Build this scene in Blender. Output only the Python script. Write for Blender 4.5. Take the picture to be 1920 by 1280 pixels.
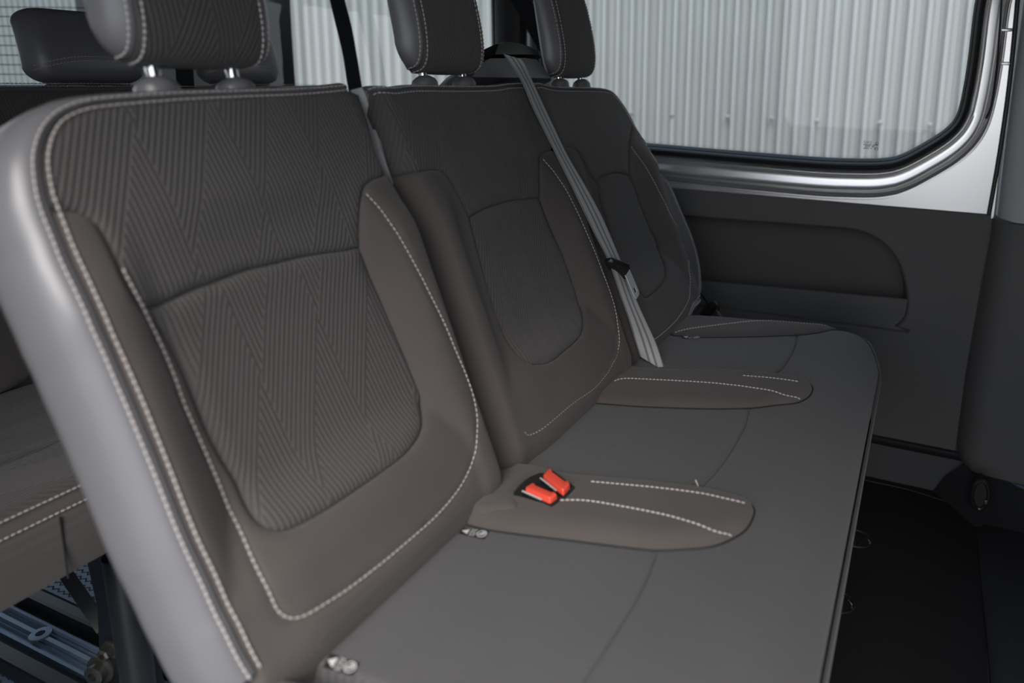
import bpy, bmesh, math, random
import numpy as np
from mathutils import Vector, Matrix
from mathutils.geometry import delaunay_2d_cdt
random.seed(3)
for o in list(bpy.data.objects): bpy.data.objects.remove(o)
scn = bpy.context.scene
col = scn.collection

# ------------------------------------------------------------------ camera
# metres; X = forward of the van (right in the picture), Y = across the van, Z = up, floor at Z = 0
FPX, PX, PY, CZ = 1330.0, 1200.0, 400.0, 0.96
def _axes():
    c = lambda x, y: np.array([x-PX, -(y-PY), FPX])
    y = c(1750., 165.); y /= np.linalg.norm(y)
    q = c(750., 140.)
    up = np.cross(q, y); up /= np.linalg.norm(up)
    if up[1] < 0: up = -up
    x = np.cross(y, up)
    if x[0] < 0: x = -x
    M = np.array([x, y, up])
    return M[:, 0], M[:, 1], M[:, 2]
RV, UV_, FV = _axes()
CAM = np.array([0., 0., CZ])
cd = bpy.data.cameras.new('camera'); cam = bpy.data.objects.new('camera', cd); col.objects.link(cam)
cam.matrix_world = Matrix(((RV[0], UV_[0], -FV[0], 0), (RV[1], UV_[1], -FV[1], 0), (RV[2], UV_[2], -FV[2], CZ), (0, 0, 0, 1)))
cd.sensor_width = 36; cd.lens = FPX*36/1920
cd.shift_x = -(PX-960)/1920; cd.shift_y = -(640-PY)/1920
cd.clip_start = .02; cd.clip_end = 200
cd.dof.use_dof = True; cd.dof.focus_distance = 1.22; cd.dof.aperture_fstop = 3.0
scn.camera = cam

# ------------------------------------------------------------------ world and light
w = bpy.data.worlds.new('overcast_sky'); scn.world = w; w.use_nodes = True
nt = w.node_tree; nt.nodes.clear()
tc = nt.nodes.new('ShaderNodeTexCoord'); sx = nt.nodes.new('ShaderNodeSeparateXYZ')
rp = nt.nodes.new('ShaderNodeValToRGB'); bg = nt.nodes.new('ShaderNodeBackground'); wo = nt.nodes.new('ShaderNodeOutputWorld')
nt.links.new(tc.outputs['Generated'], sx.inputs[0]); nt.links.new(sx.outputs['Z'], rp.inputs[0])
nt.links.new(rp.outputs[0], bg.inputs[0]); nt.links.new(bg.outputs[0], wo.inputs[0])
rp.color_ramp.elements[0].position = 0.0; rp.color_ramp.elements[0].color = (.92, .94, .97, 1)
rp.color_ramp.elements[1].position = .8; rp.color_ramp.elements[1].color = (.62, .76, 1.0, 1)
bg.inputs[1].default_value = 2.15
sun = bpy.data.lights.new('hazy_sun', 'SUN'); sun.energy = 5.5; sun.angle = math.radians(42); sun.color = (1, .93, .85)
so = bpy.data.objects.new('hazy_sun', sun); col.objects.link(so)
so.rotation_euler = (math.radians(43), 0, math.radians(22))   # high, from behind the camera through the open side door
vs = scn.view_settings
vs.view_transform = 'Standard'; vs.look = 'None'; vs.gamma = 1; vs.use_curve_mapping = False; vs.exposure = 0.2

# ------------------------------------------------------------------ helpers
def ray(x, y): return FV + RV*(x-PX)/FPX - UV_*(y-PY)/FPX
def on(x, y, p, n):
    d = ray(x, y); n = np.asarray(n, float)
    return CAM + d*(np.dot(np.asarray(p, float)-CAM, n)/np.dot(d, n))
def onY(x, y, Y): return on(x, y, (0, Y, 0), (0, 1, 0))
def onX(x, y, X): return on(x, y, (X, 0, 0), (1, 0, 0))
def onZ(x, y, Z): return on(x, y, (0, 0, Z), (0, 0, 1))
def sm(a, b, x):
    t = np.clip((np.asarray(x, float)-a)/(np.asarray(b)-a), 0, 1); return t*t*(3-2*t)

MATS = {}
def mat(name, col_=(.5, .5, .5), rough=.6, metal=0., spec=.5, noise=0., nscale=200., bump=0., bscale=600., sheen=0., sub=None, coat=0.):
    m = bpy.data.materials.new(name); m.use_nodes = True; t = m.node_tree; b = t.nodes['Principled BSDF']
    b.inputs['Base Color'].default_value = (*col_, 1); b.inputs['Roughness'].default_value = rough
    b.inputs['Metallic'].default_value = metal; b.inputs['Specular IOR Level'].default_value = spec
    b.inputs['Sheen Weight'].default_value = sheen; b.inputs['Coat Weight'].default_value = coat
    tcn = t.nodes.new('ShaderNodeTexCoord')
    if noise:
        n = t.nodes.new('ShaderNodeTexNoise'); n.inputs['Scale'].default_value = nscale; n.inputs['Detail'].default_value = 4
        r = t.nodes.new('ShaderNodeMapRange'); r.inputs[3].default_value = 1-noise; r.inputs[4].default_value = 1+noise
        mx = t.nodes.new('ShaderNodeMix'); mx.data_type = 'RGBA'; mx.blend_type = 'MULTIPLY'; mx.inputs[0].default_value = 1
        t.links.new(tcn.outputs['Object'], n.inputs['Vector']); t.links.new(n.outputs[0], r.inputs[0])
        mx.inputs[6].default_value = (*col_, 1); t.links.new(r.outputs[0], mx.inputs[7]); t.links.new(mx.outputs[2], b.inputs['Base Color'])
    if bump:
        n = t.nodes.new('ShaderNodeTexNoise'); n.inputs['Scale'].default_value = bscale; n.inputs['Detail'].default_value = 2
        bp = t.nodes.new('ShaderNodeBump'); bp.inputs['Strength'].default_value = bump; bp.inputs['Distance'].default_value = .001
        t.links.new(tcn.outputs['Object'], n.inputs['Vector']); t.links.new(n.outputs[0], bp.inputs['Height']); t.links.new(bp.outputs[0], b.inputs['Normal'])
    MATS[name] = m; return m
def mth(t, op, a, b=None, c=None):
    n = t.nodes.new('ShaderNodeMath'); n.operation = op
    for i, q in enumerate((a, b, c)):
        if q is None: continue
        if isinstance(q, (int, float)): n.inputs[i].default_value = q
        else: t.links.new(q, n.inputs[i])
    return n.outputs[0]
def ribbed(name, c0, angA, angB, period, zoneA, zoneB, depth, contrast, rough=.9):
    """argyle cloth: two families of fine raised ribs that swap in slanted lozenges"""
    m = mat(name, c0, rough, spec=.25, sheen=.15); t = m.node_tree; b = t.nodes['Principled BSDF']
    uv = t.nodes.new('ShaderNodeUVMap'); s = t.nodes.new('ShaderNodeSeparateXYZ'); t.links.new(uv.outputs[0], s.inputs[0])
    V, U = s.outputs[0], s.outputs[1]
    def fam(a):
        ca, sa = math.cos(math.radians(a)), math.sin(math.radians(a))
        return mth(t, 'SUBTRACT', mth(t, 'MULTIPLY', V, ca), mth(t, 'MULTIPLY', U, sa))
    pa, pb = fam(angA), fam(angB)
    za = mth(t, 'FLOOR', mth(t, 'DIVIDE', pa, zoneA)); zb = mth(t, 'FLOOR', mth(t, 'DIVIDE', pb, zoneB))
    par = mth(t, 'FLOORED_MODULO', mth(t, 'ADD', za, zb), 2.0)
    sa_ = mth(t, 'SINE', mth(t, 'MULTIPLY', pa, 2*math.pi/period)); sb_ = mth(t, 'SINE', mth(t, 'MULTIPLY', pb, 2*math.pi/period))
    mixf = t.nodes.new('ShaderNodeMix'); mixf.data_type = 'FLOAT'
    t.links.new(par, mixf.inputs[0]); t.links.new(sa_, mixf.inputs[2]); t.links.new(sb_, mixf.inputs[3])
    h = mixf.outputs[0]
    nz = t.nodes.new('ShaderNodeTexNoise'); nz.inputs['Scale'].default_value = 900; t.links.new(uv.outputs[0], nz.inputs['Vector'])
    hh = mth(t, 'ADD', h, mth(t, 'MULTIPLY', nz.outputs[0], .5))
    bp = t.nodes.new('ShaderNodeBump'); bp.inputs['Strength'].default_value = 1; bp.inputs['Distance'].default_value = depth
    t.links.new(hh, bp.inputs['Height']); t.links.new(bp.outputs[0], b.inputs['Normal'])
    mr = t.nodes.new('ShaderNodeMapRange'); mr.inputs[1].default_value = -1; mr.inputs[2].default_value = 1
    mr.inputs[3].default_value = 1-contrast; mr.inputs[4].default_value = 1+contrast; t.links.new(h, mr.inputs[0])
    mx = t.nodes.new('ShaderNodeMix'); mx.data_type = 'RGBA'; mx.blend_type = 'MULTIPLY'; mx.inputs[0].default_value = 1
    mx.inputs[6].default_value = (*c0, 1); t.links.new(mr.outputs[0], mx.inputs[7]); t.links.new(mx.outputs[2], b.inputs['Base Color'])
    return m
def weave(name, c0, scale, depth, contrast, rot=0):
    """plain cloth with a fine visible weave"""
    m = mat(name, c0, .92, spec=.2, sheen=.12); t = m.node_tree; b = t.nodes['Principled BSDF']
    tcn = t.nodes.new('ShaderNodeTexCoord'); mp = t.nodes.new('ShaderNodeMapping'); mp.inputs['Rotation'].default_value = (0, 0, rot)
    t.links.new(tcn.outputs['Object'], mp.inputs[0])
    wv = t.nodes.new('ShaderNodeTexWave'); wv.inputs['Scale'].default_value = scale; wv.inputs['Distortion'].default_value = 1.2; wv.inputs['Detail'].default_value = 2
    wv.inputs['Detail Scale'].default_value = 3
    t.links.new(mp.outputs[0], wv.inputs[0])
    nz = t.nodes.new('ShaderNodeTexNoise'); nz.inputs['Scale'].default_value = 9; nz.inputs['Detail'].default_value = 3; t.links.new(tcn.outputs['Object'], nz.inputs['Vector'])
    nf = t.nodes.new('ShaderNodeTexNoise'); nf.inputs['Scale'].default_value = 1100; t.links.new(tcn.outputs['Object'], nf.inputs['Vector'])
    k = mth(t, 'ADD', mth(t, 'MULTIPLY', wv.outputs[1], contrast), mth(t, 'ADD', mth(t, 'MULTIPLY', nz.outputs[0], .3), mth(t, 'MULTIPLY', nf.outputs[0], .25)))
    mr = t.nodes.new('ShaderNodeMapRange'); mr.inputs[1].default_value = .1; mr.inputs[2].default_value = .1+contrast+.45; mr.inputs[3].default_value = .72; mr.inputs[4].default_value = 1.28
    t.links.new(k, mr.inputs[0])
    mx = t.nodes.new('ShaderNodeMix'); mx.data_type = 'RGBA'; mx.blend_type = 'MULTIPLY'; mx.inputs[0].default_value = 1
    mx.inputs[6].default_value = (*c0, 1); t.links.new(mr.outputs[0], mx.inputs[7]); t.links.new(mx.outputs[2], b.inputs['Base Color'])
    bp = t.nodes.new('ShaderNodeBump'); bp.inputs['Strength'].default_value = .6; bp.inputs['Distance'].default_value = depth
    t.links.new(mth(t, 'ADD', wv.outputs[1], nf.outputs[0]), bp.inputs['Height']); t.links.new(bp.outputs[0], b.inputs['Normal'])
    return m
M = MATS
ribbed('chevron_cloth', (.074, .069, .066), -6, 24, .0052, .088, .062, .00045, .085)
weave('bolster_cloth', (.088, .077, .072), 420, .0003, .12)
weave('seat_cloth', (.083, .081, .083), 75, .0005, .5, 1.1)
mat('vinyl', (.135, .132, .139), .35, spec=.55, bump=.12, bscale=900)
mat('thread', (.43, .395, .375), .8)
mat('piping_cord', (.07, .069, .07), .6)
mat('trim_plastic', (.10, .095, .091), .6, spec=.4, bump=.5, bscale=1400, noise=.12, nscale=1400)
mat('trim_black', (.012, .012, .013), .5, spec=.4, bump=.3, bscale=900)
mat('trim_grey', (.42, .42, .42), .5, spec=.4, bump=.2, bscale=900)
mat('pocket_felt', (.11, .104, .10), .95, spec=.1, noise=.15, nscale=900)
mat('silver_paint', (.74, .73, .72), .27, metal=.85, spec=.5, noise=.03, nscale=2500, coat=.25)
mat('rubber', (.012, .012, .012), .45, spec=.4)
mat('black_metal', (.012, .012, .013), .35, spec=.5, noise=.3, nscale=60)
mat('chrome', (.8, .8, .8), .12, metal=1)
mat('steel', (.72, .73, .74), .35, metal=.45)
mat('dull_steel', (.16, .15, .135), .45, metal=.9, noise=.3, nscale=90)
mat('red_plastic', (.80, .085, .05), .38, spec=.4)
mat('black_plastic', (.012, .012, .012), .3, spec=.5)
mat('webbing_black', (.02, .021, .023), .8, spec=.1, bump=.4, bscale=1500)
mat('label_black', (.012, .012, .012), .7)
mat('label_white', (.6, .6, .59), .6)
mat('etch', (.03, .035, .035), .6)
mat('mat_black', (.008, .008, .009), .9, spec=.2, bump=.8, bscale=900, noise=.4, nscale=500)
mat('headliner', (.16, .16, .157), .9)  # unseen roof lining, darkened to cut light bounced onto the seats
mat('asphalt', (.13, .13, .13), .9, noise=.2, nscale=40)
mat('cladding', (.185, .2, .202), .5, metal=.0, spec=.4, noise=.05, nscale=3)
mat('screw_metal', (.13, .14, .14), .6, metal=.0)
mat('rail_metal', (.26, .34, .43), .4, metal=.3)  # blue of the light from the rear windows put into the metal colour
# grey seat-belt cloth with lengthwise stripes
m = mat('webbing', (.2, .2, .2), .75); t = m.node_tree; b = t.nodes['Principled BSDF']
uv = t.nodes.new('ShaderNodeUVMap'); s = t.nodes.new('ShaderNodeSeparateXYZ'); t.links.new(uv.outputs[0], s.inputs[0])
cr = t.nodes.new('ShaderNodeValToRGB'); t.links.new(s.outputs[0], cr.inputs[0]); cr.color_ramp.interpolation = 'CONSTANT'
DK, LT = (.20, .20, .20, 1), (.46, .455, .45, 1)
cr.color_ramp.elements[0].color = DK; cr.color_ramp.elements[1].position = .07; cr.color_ramp.elements[1].color = LT
for p, c_ in ((.32, DK), (.43, LT), (.60, DK), (.71, LT), (.94, DK)):
    e = cr.color_ramp.elements.new(p); e.color = c_
wv = t.nodes.new('ShaderNodeTexWave'); wv.bands_direction = 'DIAGONAL'; wv.inputs['Scale'].default_value = 5
mp = t.nodes.new('ShaderNodeMapping'); mp.inputs['Scale'].default_value = (5, 120, 1); t.links.new(uv.outputs[0], mp.inputs[0]); t.links.new(mp.outputs[0], wv.inputs[0])
mr = t.nodes.new('ShaderNodeMapRange'); mr.inputs[3].default_value = .75; mr.inputs[4].default_value = 1.15; t.links.new(wv.outputs[1], mr.inputs[0])
mx = t.nodes.new('ShaderNodeMix'); mx.data_type = 'RGBA'; mx.blend_type = 'MULTIPLY'; mx.inputs[0].default_value = 1
t.links.new(cr.outputs[0], mx.inputs[6]); t.links.new(mr.outputs[0], mx.inputs[7]); t.links.new(mx.outputs[2], b.inputs['Base Color'])
# grey vinyl floor with fine wavy grooves, blue sky reflection painted into the colour
m = mat('floor_vinyl', (.26, .34, .44), .4, spec=.5); t = m.node_tree; b = t.nodes['Principled BSDF']
tcn = t.nodes.new('ShaderNodeTexCoord'); s = t.nodes.new('ShaderNodeSeparateXYZ'); t.links.new(tcn.outputs['Object'], s.inputs[0])
wob = mth(t, 'MULTIPLY', mth(t, 'SINE', mth(t, 'MULTIPLY', s.outputs[0], 2*math.pi/.016)), .0022)
st = mth(t, 'SINE', mth(t, 'MULTIPLY', mth(t, 'ADD', s.outputs[1], wob), 2*math.pi/.0125))
mr = t.nodes.new('ShaderNodeMapRange'); mr.inputs[1].default_value = -1; mr.inputs[2].default_value = -.55; t.links.new(st, mr.inputs[0])
bp = t.nodes.new('ShaderNodeBump'); bp.inputs['Distance'].default_value = .002; t.links.new(mr.outputs[0], bp.inputs['Height']); t.links.new(bp.outputs[0], b.inputs['Normal'])
mx = t.nodes.new('ShaderNodeMix'); mx.data_type = 'RGBA'; mx.inputs[6].default_value = (.03, .04, .05, 1); mx.inputs[7].default_value = (.26, .34, .44, 1)
t.links.new(mr.outputs[0], mx.inputs[0]); t.links.new(mx.outputs[2], b.inputs['Base Color'])
# window glass: clear pane with a faint mirror and tint
def glass(name, tint, refl):
    m = bpy.data.materials.new(name); m.use_nodes = True; t = m.node_tree; t.nodes.clear()
    o = t.nodes.new('ShaderNodeOutputMaterial'); mxs = t.nodes.new('ShaderNodeMixShader'); tr = t.nodes.new('ShaderNodeBsdfTransparent'); gl = t.nodes.new('ShaderNodeBsdfGlossy')
    lw = t.nodes.new('ShaderNodeLayerWeight'); lw.inputs[0].default_value = .5
    fr = t.nodes.new('ShaderNodeMath'); fr.operation = 'MULTIPLY_ADD'; fr.inputs[1].default_value = .9; fr.inputs[2].default_value = .035
    pw_ = t.nodes.new('ShaderNodeMath'); pw_.operation = 'POWER'; pw_.inputs[1].default_value = 5; t.links.new(lw.outputs['Facing'], pw_.inputs[0]); t.links.new(pw_.outputs[0], fr.inputs[0])
    tr.inputs[0].default_value = (*tint, 1); gl.inputs['Roughness'].default_value = .01; gl.inputs[0].default_value = (refl, refl, refl, 1)
    t.links.new(fr.outputs[0], mxs.inputs[0]); t.links.new(tr.outputs[0], mxs.inputs[1]); t.links.new(gl.outputs[0], mxs.inputs[2]); t.links.new(mxs.outputs[0], o.inputs[0])
    MATS[name] = m
glass('glass', (.89, .915, .91), 1.0)
glass('glass_tinted', (.62, .68, .70), 1.0)
glass('glass_light_cut', (.1, .105, .11), 1.0)  # very dark pane, set to keep light off the rear bench

class MB:
    def __init__(s): s.v = []; s.f = []; s.uv = []
    def add(s, v, f, uv=None):
        n = len(s.v); s.v += [tuple(map(float, p)) for p in v]; s.f += [tuple(i+n for i in q) for q in f]
        s.uv += list(uv) if uv is not None else [(0., 0.)]*len(v); return s
    def box(s, c, sz, rot=None):
        c = np.asarray(c, float); h = np.asarray(sz, float)/2
        P = [np.array([x, y, z])*h for x in (-1, 1) for y in (-1, 1) for z in (-1, 1)]
        if rot is not None: P = [np.asarray(rot) @ p for p in P]
        return s.add([p+c for p in P], [(0, 1, 3, 2), (4, 6, 7, 5), (0, 4, 5, 1), (2, 3, 7, 6), (0, 2, 6, 4), (1, 5, 7, 3)])
    def loft(s, rings, closed=True, cap=True):
        n = len(rings[0]); base = [p for r in rings for p in r]; F = []
        for i in range(len(rings)-1):
            for j in range(n if closed else n-1):
                k = (j+1) % n; F.append((i*n+j, i*n+k, (i+1)*n+k, (i+1)*n+j))
        if cap and closed: F.append(tuple(range(n))[::-1]); F.append(tuple((len(rings)-1)*n+j for j in range(n)))
        return s.add(base, F)
    def tube(s, path, r, seg=8, cap=True, closed=False):
        path = [np.asarray(p, float) for p in path]; N = len(path); rings = []; up = np.array([0.13, .31, 1.])
        for i, p in enumerate(path):
            a = path[(i-1) % N] if (closed or i > 0) else p; b_ = path[(i+1) % N] if (closed or i < N-1) else p
            d = b_-a; d /= np.linalg.norm(d)+1e-12
            e = np.cross(d, up); e /= np.linalg.norm(e)+1e-12; g = np.cross(e, d); up = g
            rr = r[i] if hasattr(r, '__len__') else r
            rings.append([p+rr*(math.cos(t)*e+math.sin(t)*g) for t in np.linspace(0, 2*math.pi, seg, endpoint=False)])
        if closed: rings.append(rings[0]); cap = False
        return s.loft(rings, True, cap)
    def lathe(s, prof, base, axis=(0, 0, 1), seg=20):
        ax = np.asarray(axis, float); ax /= np.linalg.norm(ax); e = np.cross(ax, (.3, .9, .2)); e /= np.linalg.norm(e); g = np.cross(ax, e); base = np.asarray(base, float)
        return s.loft([[base+ax*h+max(r, 1e-5)*(math.cos(t)*e+math.sin(t)*g) for t in np.linspace(0, 2*math.pi, seg, endpoint=False)] for r, h in prof], True, True)
    def build(s, name, m, parent=None, smooth=True, bevel=0., ang=40, kind=None):
        me = bpy.data.meshes.new(name); me.from_pydata(s.v, [], s.f); me.validate()
        bm = bmesh.new(); bm.from_mesh(me)
        bmesh.ops.remove_doubles(bm, verts=bm.verts, dist=1e-6) if not any(u != (0., 0.) for u in s.uv) else None
        bmesh.ops.recalc_face_normals(bm, faces=bm.faces)
        if bevel:
            bmesh.ops.bevel(bm, geom=[e for e in bm.edges if len(e.link_faces) == 2 and e.calc_face_angle(0) > .5], offset=bevel, segments=2, profile=.6, affect='EDGES')
        bm.to_mesh(me); bm.free()
        if any(u != (0., 0.) for u in s.uv):
            l = me.uv_layers.new(name='UVMap')
            for lp in me.loops: l.data[lp.index].uv = s.uv[lp.vertex_index]
        o = bpy.data.objects.new(name, me); col.objects.link(o); me.materials.append(MATS[m])
        if smooth:
            me.polygons.foreach_set('use_smooth', [True]*len(me.polygons))
            me.set_sharp_from_angle(angle=math.radians(ang))
        if parent is not None: attach(o, parent)
        if kind: o['kind'] = kind
        return o
WLOC = {}
def attach(o, parent):
    o.parent = parent; o.matrix_parent_inverse = Matrix.Translation(-WLOC.get(parent.name, Vector((0, 0, 0))))
def tag(o, label, cat, group=None):
    o['label'] = label; o['category'] = cat
    if group: o['group'] = group
    return o
def thing(name, label, cat, loc, group=None):
    o = bpy.data.objects.new(name, None); col.objects.link(o); o.location = loc; o.empty_display_size = .05; WLOC[o.name] = Vector(loc)
    return tag(o, label, cat, group)
def struct(o, label=None, cat=None):
    o['kind'] = 'structure'
    if label: o['label'] = label
    if cat: o['category'] = cat
    return o
def catmull(P, closed=False, step=.005, sharp=()):
    P = [np.asarray(p, float) for p in P]; n = len(P); out = []
    for i in range(n if closed else n-1):
        p1, p2 = P[i], P[(i+1) % n]
        p0 = P[(i-1) % n] if (closed or i > 0) else p1; p3 = P[(i+2) % n] if (closed or i+2 < n) else p2
        if i in sharp: p0 = p1
        if (i+1) % n in sharp: p3 = p2
        k = max(1, int(round(np.linalg.norm(p2-p1)/step)))
        for j in range(k):
            t = j/k
            out.append(.5*(2*p1+(p2-p0)*t+(2*p0-5*p1+4*p2-p3)*t*t+(3*p1-p0-3*p2+p3)*t**3))
    if not closed: out.append(P[-1])
    return np.array(out)
def inside(poly, pts):
    x, y = pts[:, 0], pts[:, 1]; r = np.zeros(len(pts), bool); n = len(poly)
    for i in range(n):
        x1, y1 = poly[i]; x2, y2 = poly[(i+1) % n]
        c = ((y1 > y) != (y2 > y)); 
        if y2 != y1: r ^= c & (x < (x2-x1)*(y-y1)/(y2-y1)+x1)
    return r
def seg_dist(pts, line, closed=False):
    A = np.asarray(line); B = np.roll(A, -1, 0) if closed else A[1:]; A = A if closed else A[:-1]
    d = np.full(len(pts), 9.)
    for a, b_ in zip(A, B):
        ab = b_-a; L = ab@ab+1e-15; t = np.clip(((pts-a)@ab)/L, 0, 1); d = np.minimum(d, np.hypot(*(pts-(a+t[:, None]*ab)).T))
    return d
def patch(name, outline, surf, m, parent, puff=.006, pw=.012, step=.007, sink=.008, holes=(), grooves=(), base=0., uvoff=(0, 0), crease=()):
    """upholstery panel: outline (2-D) filled, laid on surf(a,b)->(pos,normal), edges rolled down by puff over width pw"""
    O = np.asarray(outline); n = len(O)
    keep = [0]
    for i in range(1, n):
        if np.hypot(*(O[i]-O[keep[-1]])) > step*.35: keep.append(i)
    if len(keep) > 3 and np.hypot(*(O[keep[-1]]-O[0])) < step*.35: keep.pop()
    O = O[keep]; n = len(O)
    area = .5*np.sum(O[:, 0]*np.roll(O[:, 1], -1)-np.roll(O[:, 0], -1)*O[:, 1])
    tng = np.roll(O, -1, 0)-np.roll(O, 1, 0); tng /= np.linalg.norm(tng, axis=1)[:, None]+1e-12
    inn = np.stack([-tng[:, 1], tng[:, 0]], 1)*(1 if area > 0 else -1)
    lo, hi = O.min(0), O.max(0)
    gx, gy = np.meshgrid(np.arange(lo[0], hi[0], step), np.arange(lo[1], hi[1], step)); G = np.stack([gx.ravel(), gy.ravel()], 1)
    G = G[inside(O, G)]; G = G[seg_dist(G, O, True) > pw*1.05]
    parts = [G]
    for fr in (.12, .35, .65, 1.0):
        q = O+inn*pw*fr; q = q[inside(O, q)]
        if len(q): parts.append(q[seg_dist(q, O, True) > pw*fr*.9])
    for g in grooves:
        g = np.asarray(g); tg = np.gradient(g, axis=0); tg /= np.linalg.norm(tg, axis=1)[:, None]+1e-12; ng = np.stack([-tg[:, 1], tg[:, 0]], 1)
        for k in (0, -.0035, .0035, -.008, .008):
            q = g+ng*k; q = q[inside(O, q)]
            if len(q): parts.append(q[seg_dist(q, O, True) > .002])
    I = np.concatenate(parts)
    hv = []; cons = [list(range(n))]
    for h in holes: cons.append(list(range(n+len(hv), n+len(hv)+len(h)))); hv += [tuple(p) for p in h]
    allp = [Vector(p) for p in O]+[Vector(p) for p in hv]
    edges = [(c[i], c[(i+1) % len(c)]) for c in cons for i in range(len(c))]
    allp += [Vector(p) for p in I]
    vv, ee, ff, ov, oe, of = delaunay_2d_cdt(allp, edges, [], 1, 1e-7)
    P2 = np.array([tuple(v) for v in vv]); F = [tuple(f) for f in ff]
    cen = np.array([P2[list(f)].mean(0) for f in F]); ok = inside(O, cen)
    for h in holes: ok &= ~inside(np.asarray(h), cen)
    F = [f for f, k in zip(F, ok) if k]
    d = seg_dist(P2, O, True)
    for h in holes: d = np.minimum(d, seg_dist(P2, np.asarray(h), True))
    tt = np.clip(d/pw, 0, 1); ht = puff*(np.sqrt(1-(1-tt)**2)-1) + base
    for g in grooves: ht = ht-.0025*np.exp(-(seg_dist(P2, np.asarray(g))/.0035)**2)
    for g in crease: ht = ht-.004*np.exp(-(seg_dist(P2, np.asarray(g))/.006)**2)
    pos, nor = surf(P2[:, 0], P2[:, 1])
    W = pos+nor*ht[:, None]
    mb = MB(); mb.add(W, F, [(float(a-uvoff[0]), float(b_-uvoff[1])) for a, b_ in P2])
    # skirt
    cnt = {}
    for f in F:
        for i in range(3):
            e = (f[i], f[(i+1) % 3]); cnt[tuple(sorted(e))] = cnt.get(tuple(sorted(e)), 0)+1
    bd = [e for e, c in cnt.items() if c == 1]; ids = sorted({i for e in bd for i in e}); mp_ = {i: len(mb.v)+k for k, i in enumerate(ids)}
    mb.v += [tuple(W[i]-nor[i]*sink) for i in ids]; mb.uv += [mb.uv[i] for i in ids]
    mb.f += [(a, b_, mp_[b_], mp_[a]) for a, b_ in bd]
    return mb.build(name, m, parent, ang=60)
def stitches(name, path3, parent, pitch=.0062, ln=.0048, r=.0009, m='thread', lift=None, normal=None):
    """a row of raised thread stitches along a 3-D path"""
    P = np.asarray(path3); L = np.concatenate([[0], np.cumsum(np.linalg.norm(np.diff(P, axis=0), axis=1))])
    at = lambda s: np.array([np.interp(s, L, P[:, k]) for k in range(3)])
    mb = MB()
    for k in range(int(L[-1]/pitch)):
        s0 = k*pitch; a, c, b_ = at(s0), at(s0+ln/2), at(s0+ln)
        nn = normal if normal is not None else np.zeros(3)
        d = b_-a
        if np.linalg.norm(d) < 1e-6: continue
        mb.tube([a-nn*r*.5, a*.7+b_*.3+nn*r*.5, a*.3+b_*.7+nn*r*.5, b_-nn*r*.5], [r*.5, r, r, r*.5], 6)
    return mb.build(name, m, parent, kind='stuff')

# ------------------------------------------------------------------ building outside
def build_outside():
    g = MB(); g.add([(-30, -20, -.35), (20, -20, -.35), (20, 20, -.35), (-30, 20, -.35)], [(0, 1, 2, 3)])
    o = g.build('ground', 'asphalt', smooth=False); struct(o, 'grey asphalt yard outside the van', 'ground')
    Yw = 4.6; root = thing('wall_exterior', 'grey green corrugated metal cladding seen through the van windows', 'wall', (-3, Yw+.1, -.35)); struct(root)
    pitch = .104; pr = [(0, 0), (.030, 0), (.036, -.009), (.044, -.009), (.049, 0), (.060, 0), (.068, -.042), (.092, -.042), (.104, 0)]
    nper = 10; mesh = None
    for k in range(15):
        x0 = -12.2+k*nper*pitch
        if mesh is None:
            mb = MB(); pts = []
            for i in range(nper): pts += [(i*pitch+a, b_) for a, b_ in pr[:-1]]
            pts += [(nper*pitch, 0), (nper*pitch+.02, -.003)]
            bot = [(a, Yw+b_, -.3) for a, b_ in pts]; top = [(a, Yw+b_, 4.0) for a, b_ in pts]
            bk = [(a, Yw+b_+.002, -.3) for a, b_ in pts]; bk2 = [(a, Yw+b_+.002, 4.0) for a, b_ in pts]
            n = len(pts); mb.loft([bot, top, bk2, bk, bot], False, False)
            o = mb.build('sheet', 'cladding', ang=25); mesh = o.data
        else:
            o = bpy.data.objects.new('sheet', mesh); col.objects.link(o)
        o.location = (x0, 0, 0) if False else (0, 0, 0)
        o.parent = root; o.matrix_parent_inverse = Matrix.Translation(-WLOC[root.name]) @ Matrix.Translation((x0, 0, 0))
    sm_ = None
    for x, y in ((1183, 212), (1260, 216), (1364, 219), (1447, 222), (1532, 226), (1650, 230), (1743, 234)):
        p = onY(x, y, Yw-.041)
        if sm_ is None:
            mb = MB(); mb.lathe([(.016, 0), (.016, -.002), (.010, -.005), (.010, -.012), (.006, -.014)], (0, 0, 0), (0, 1, 0), 8)
            o = mb.build('screw', 'screw_metal', ang=30); sm_ = o.data
        else: o = bpy.data.objects.new('screw', sm_); col.objects.link(o)
        o.parent = root; o.matrix_parent_inverse = Matrix.Translation(-WLOC[root.name]) @ Matrix.Translation(Vector(p))
build_outside()

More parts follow.
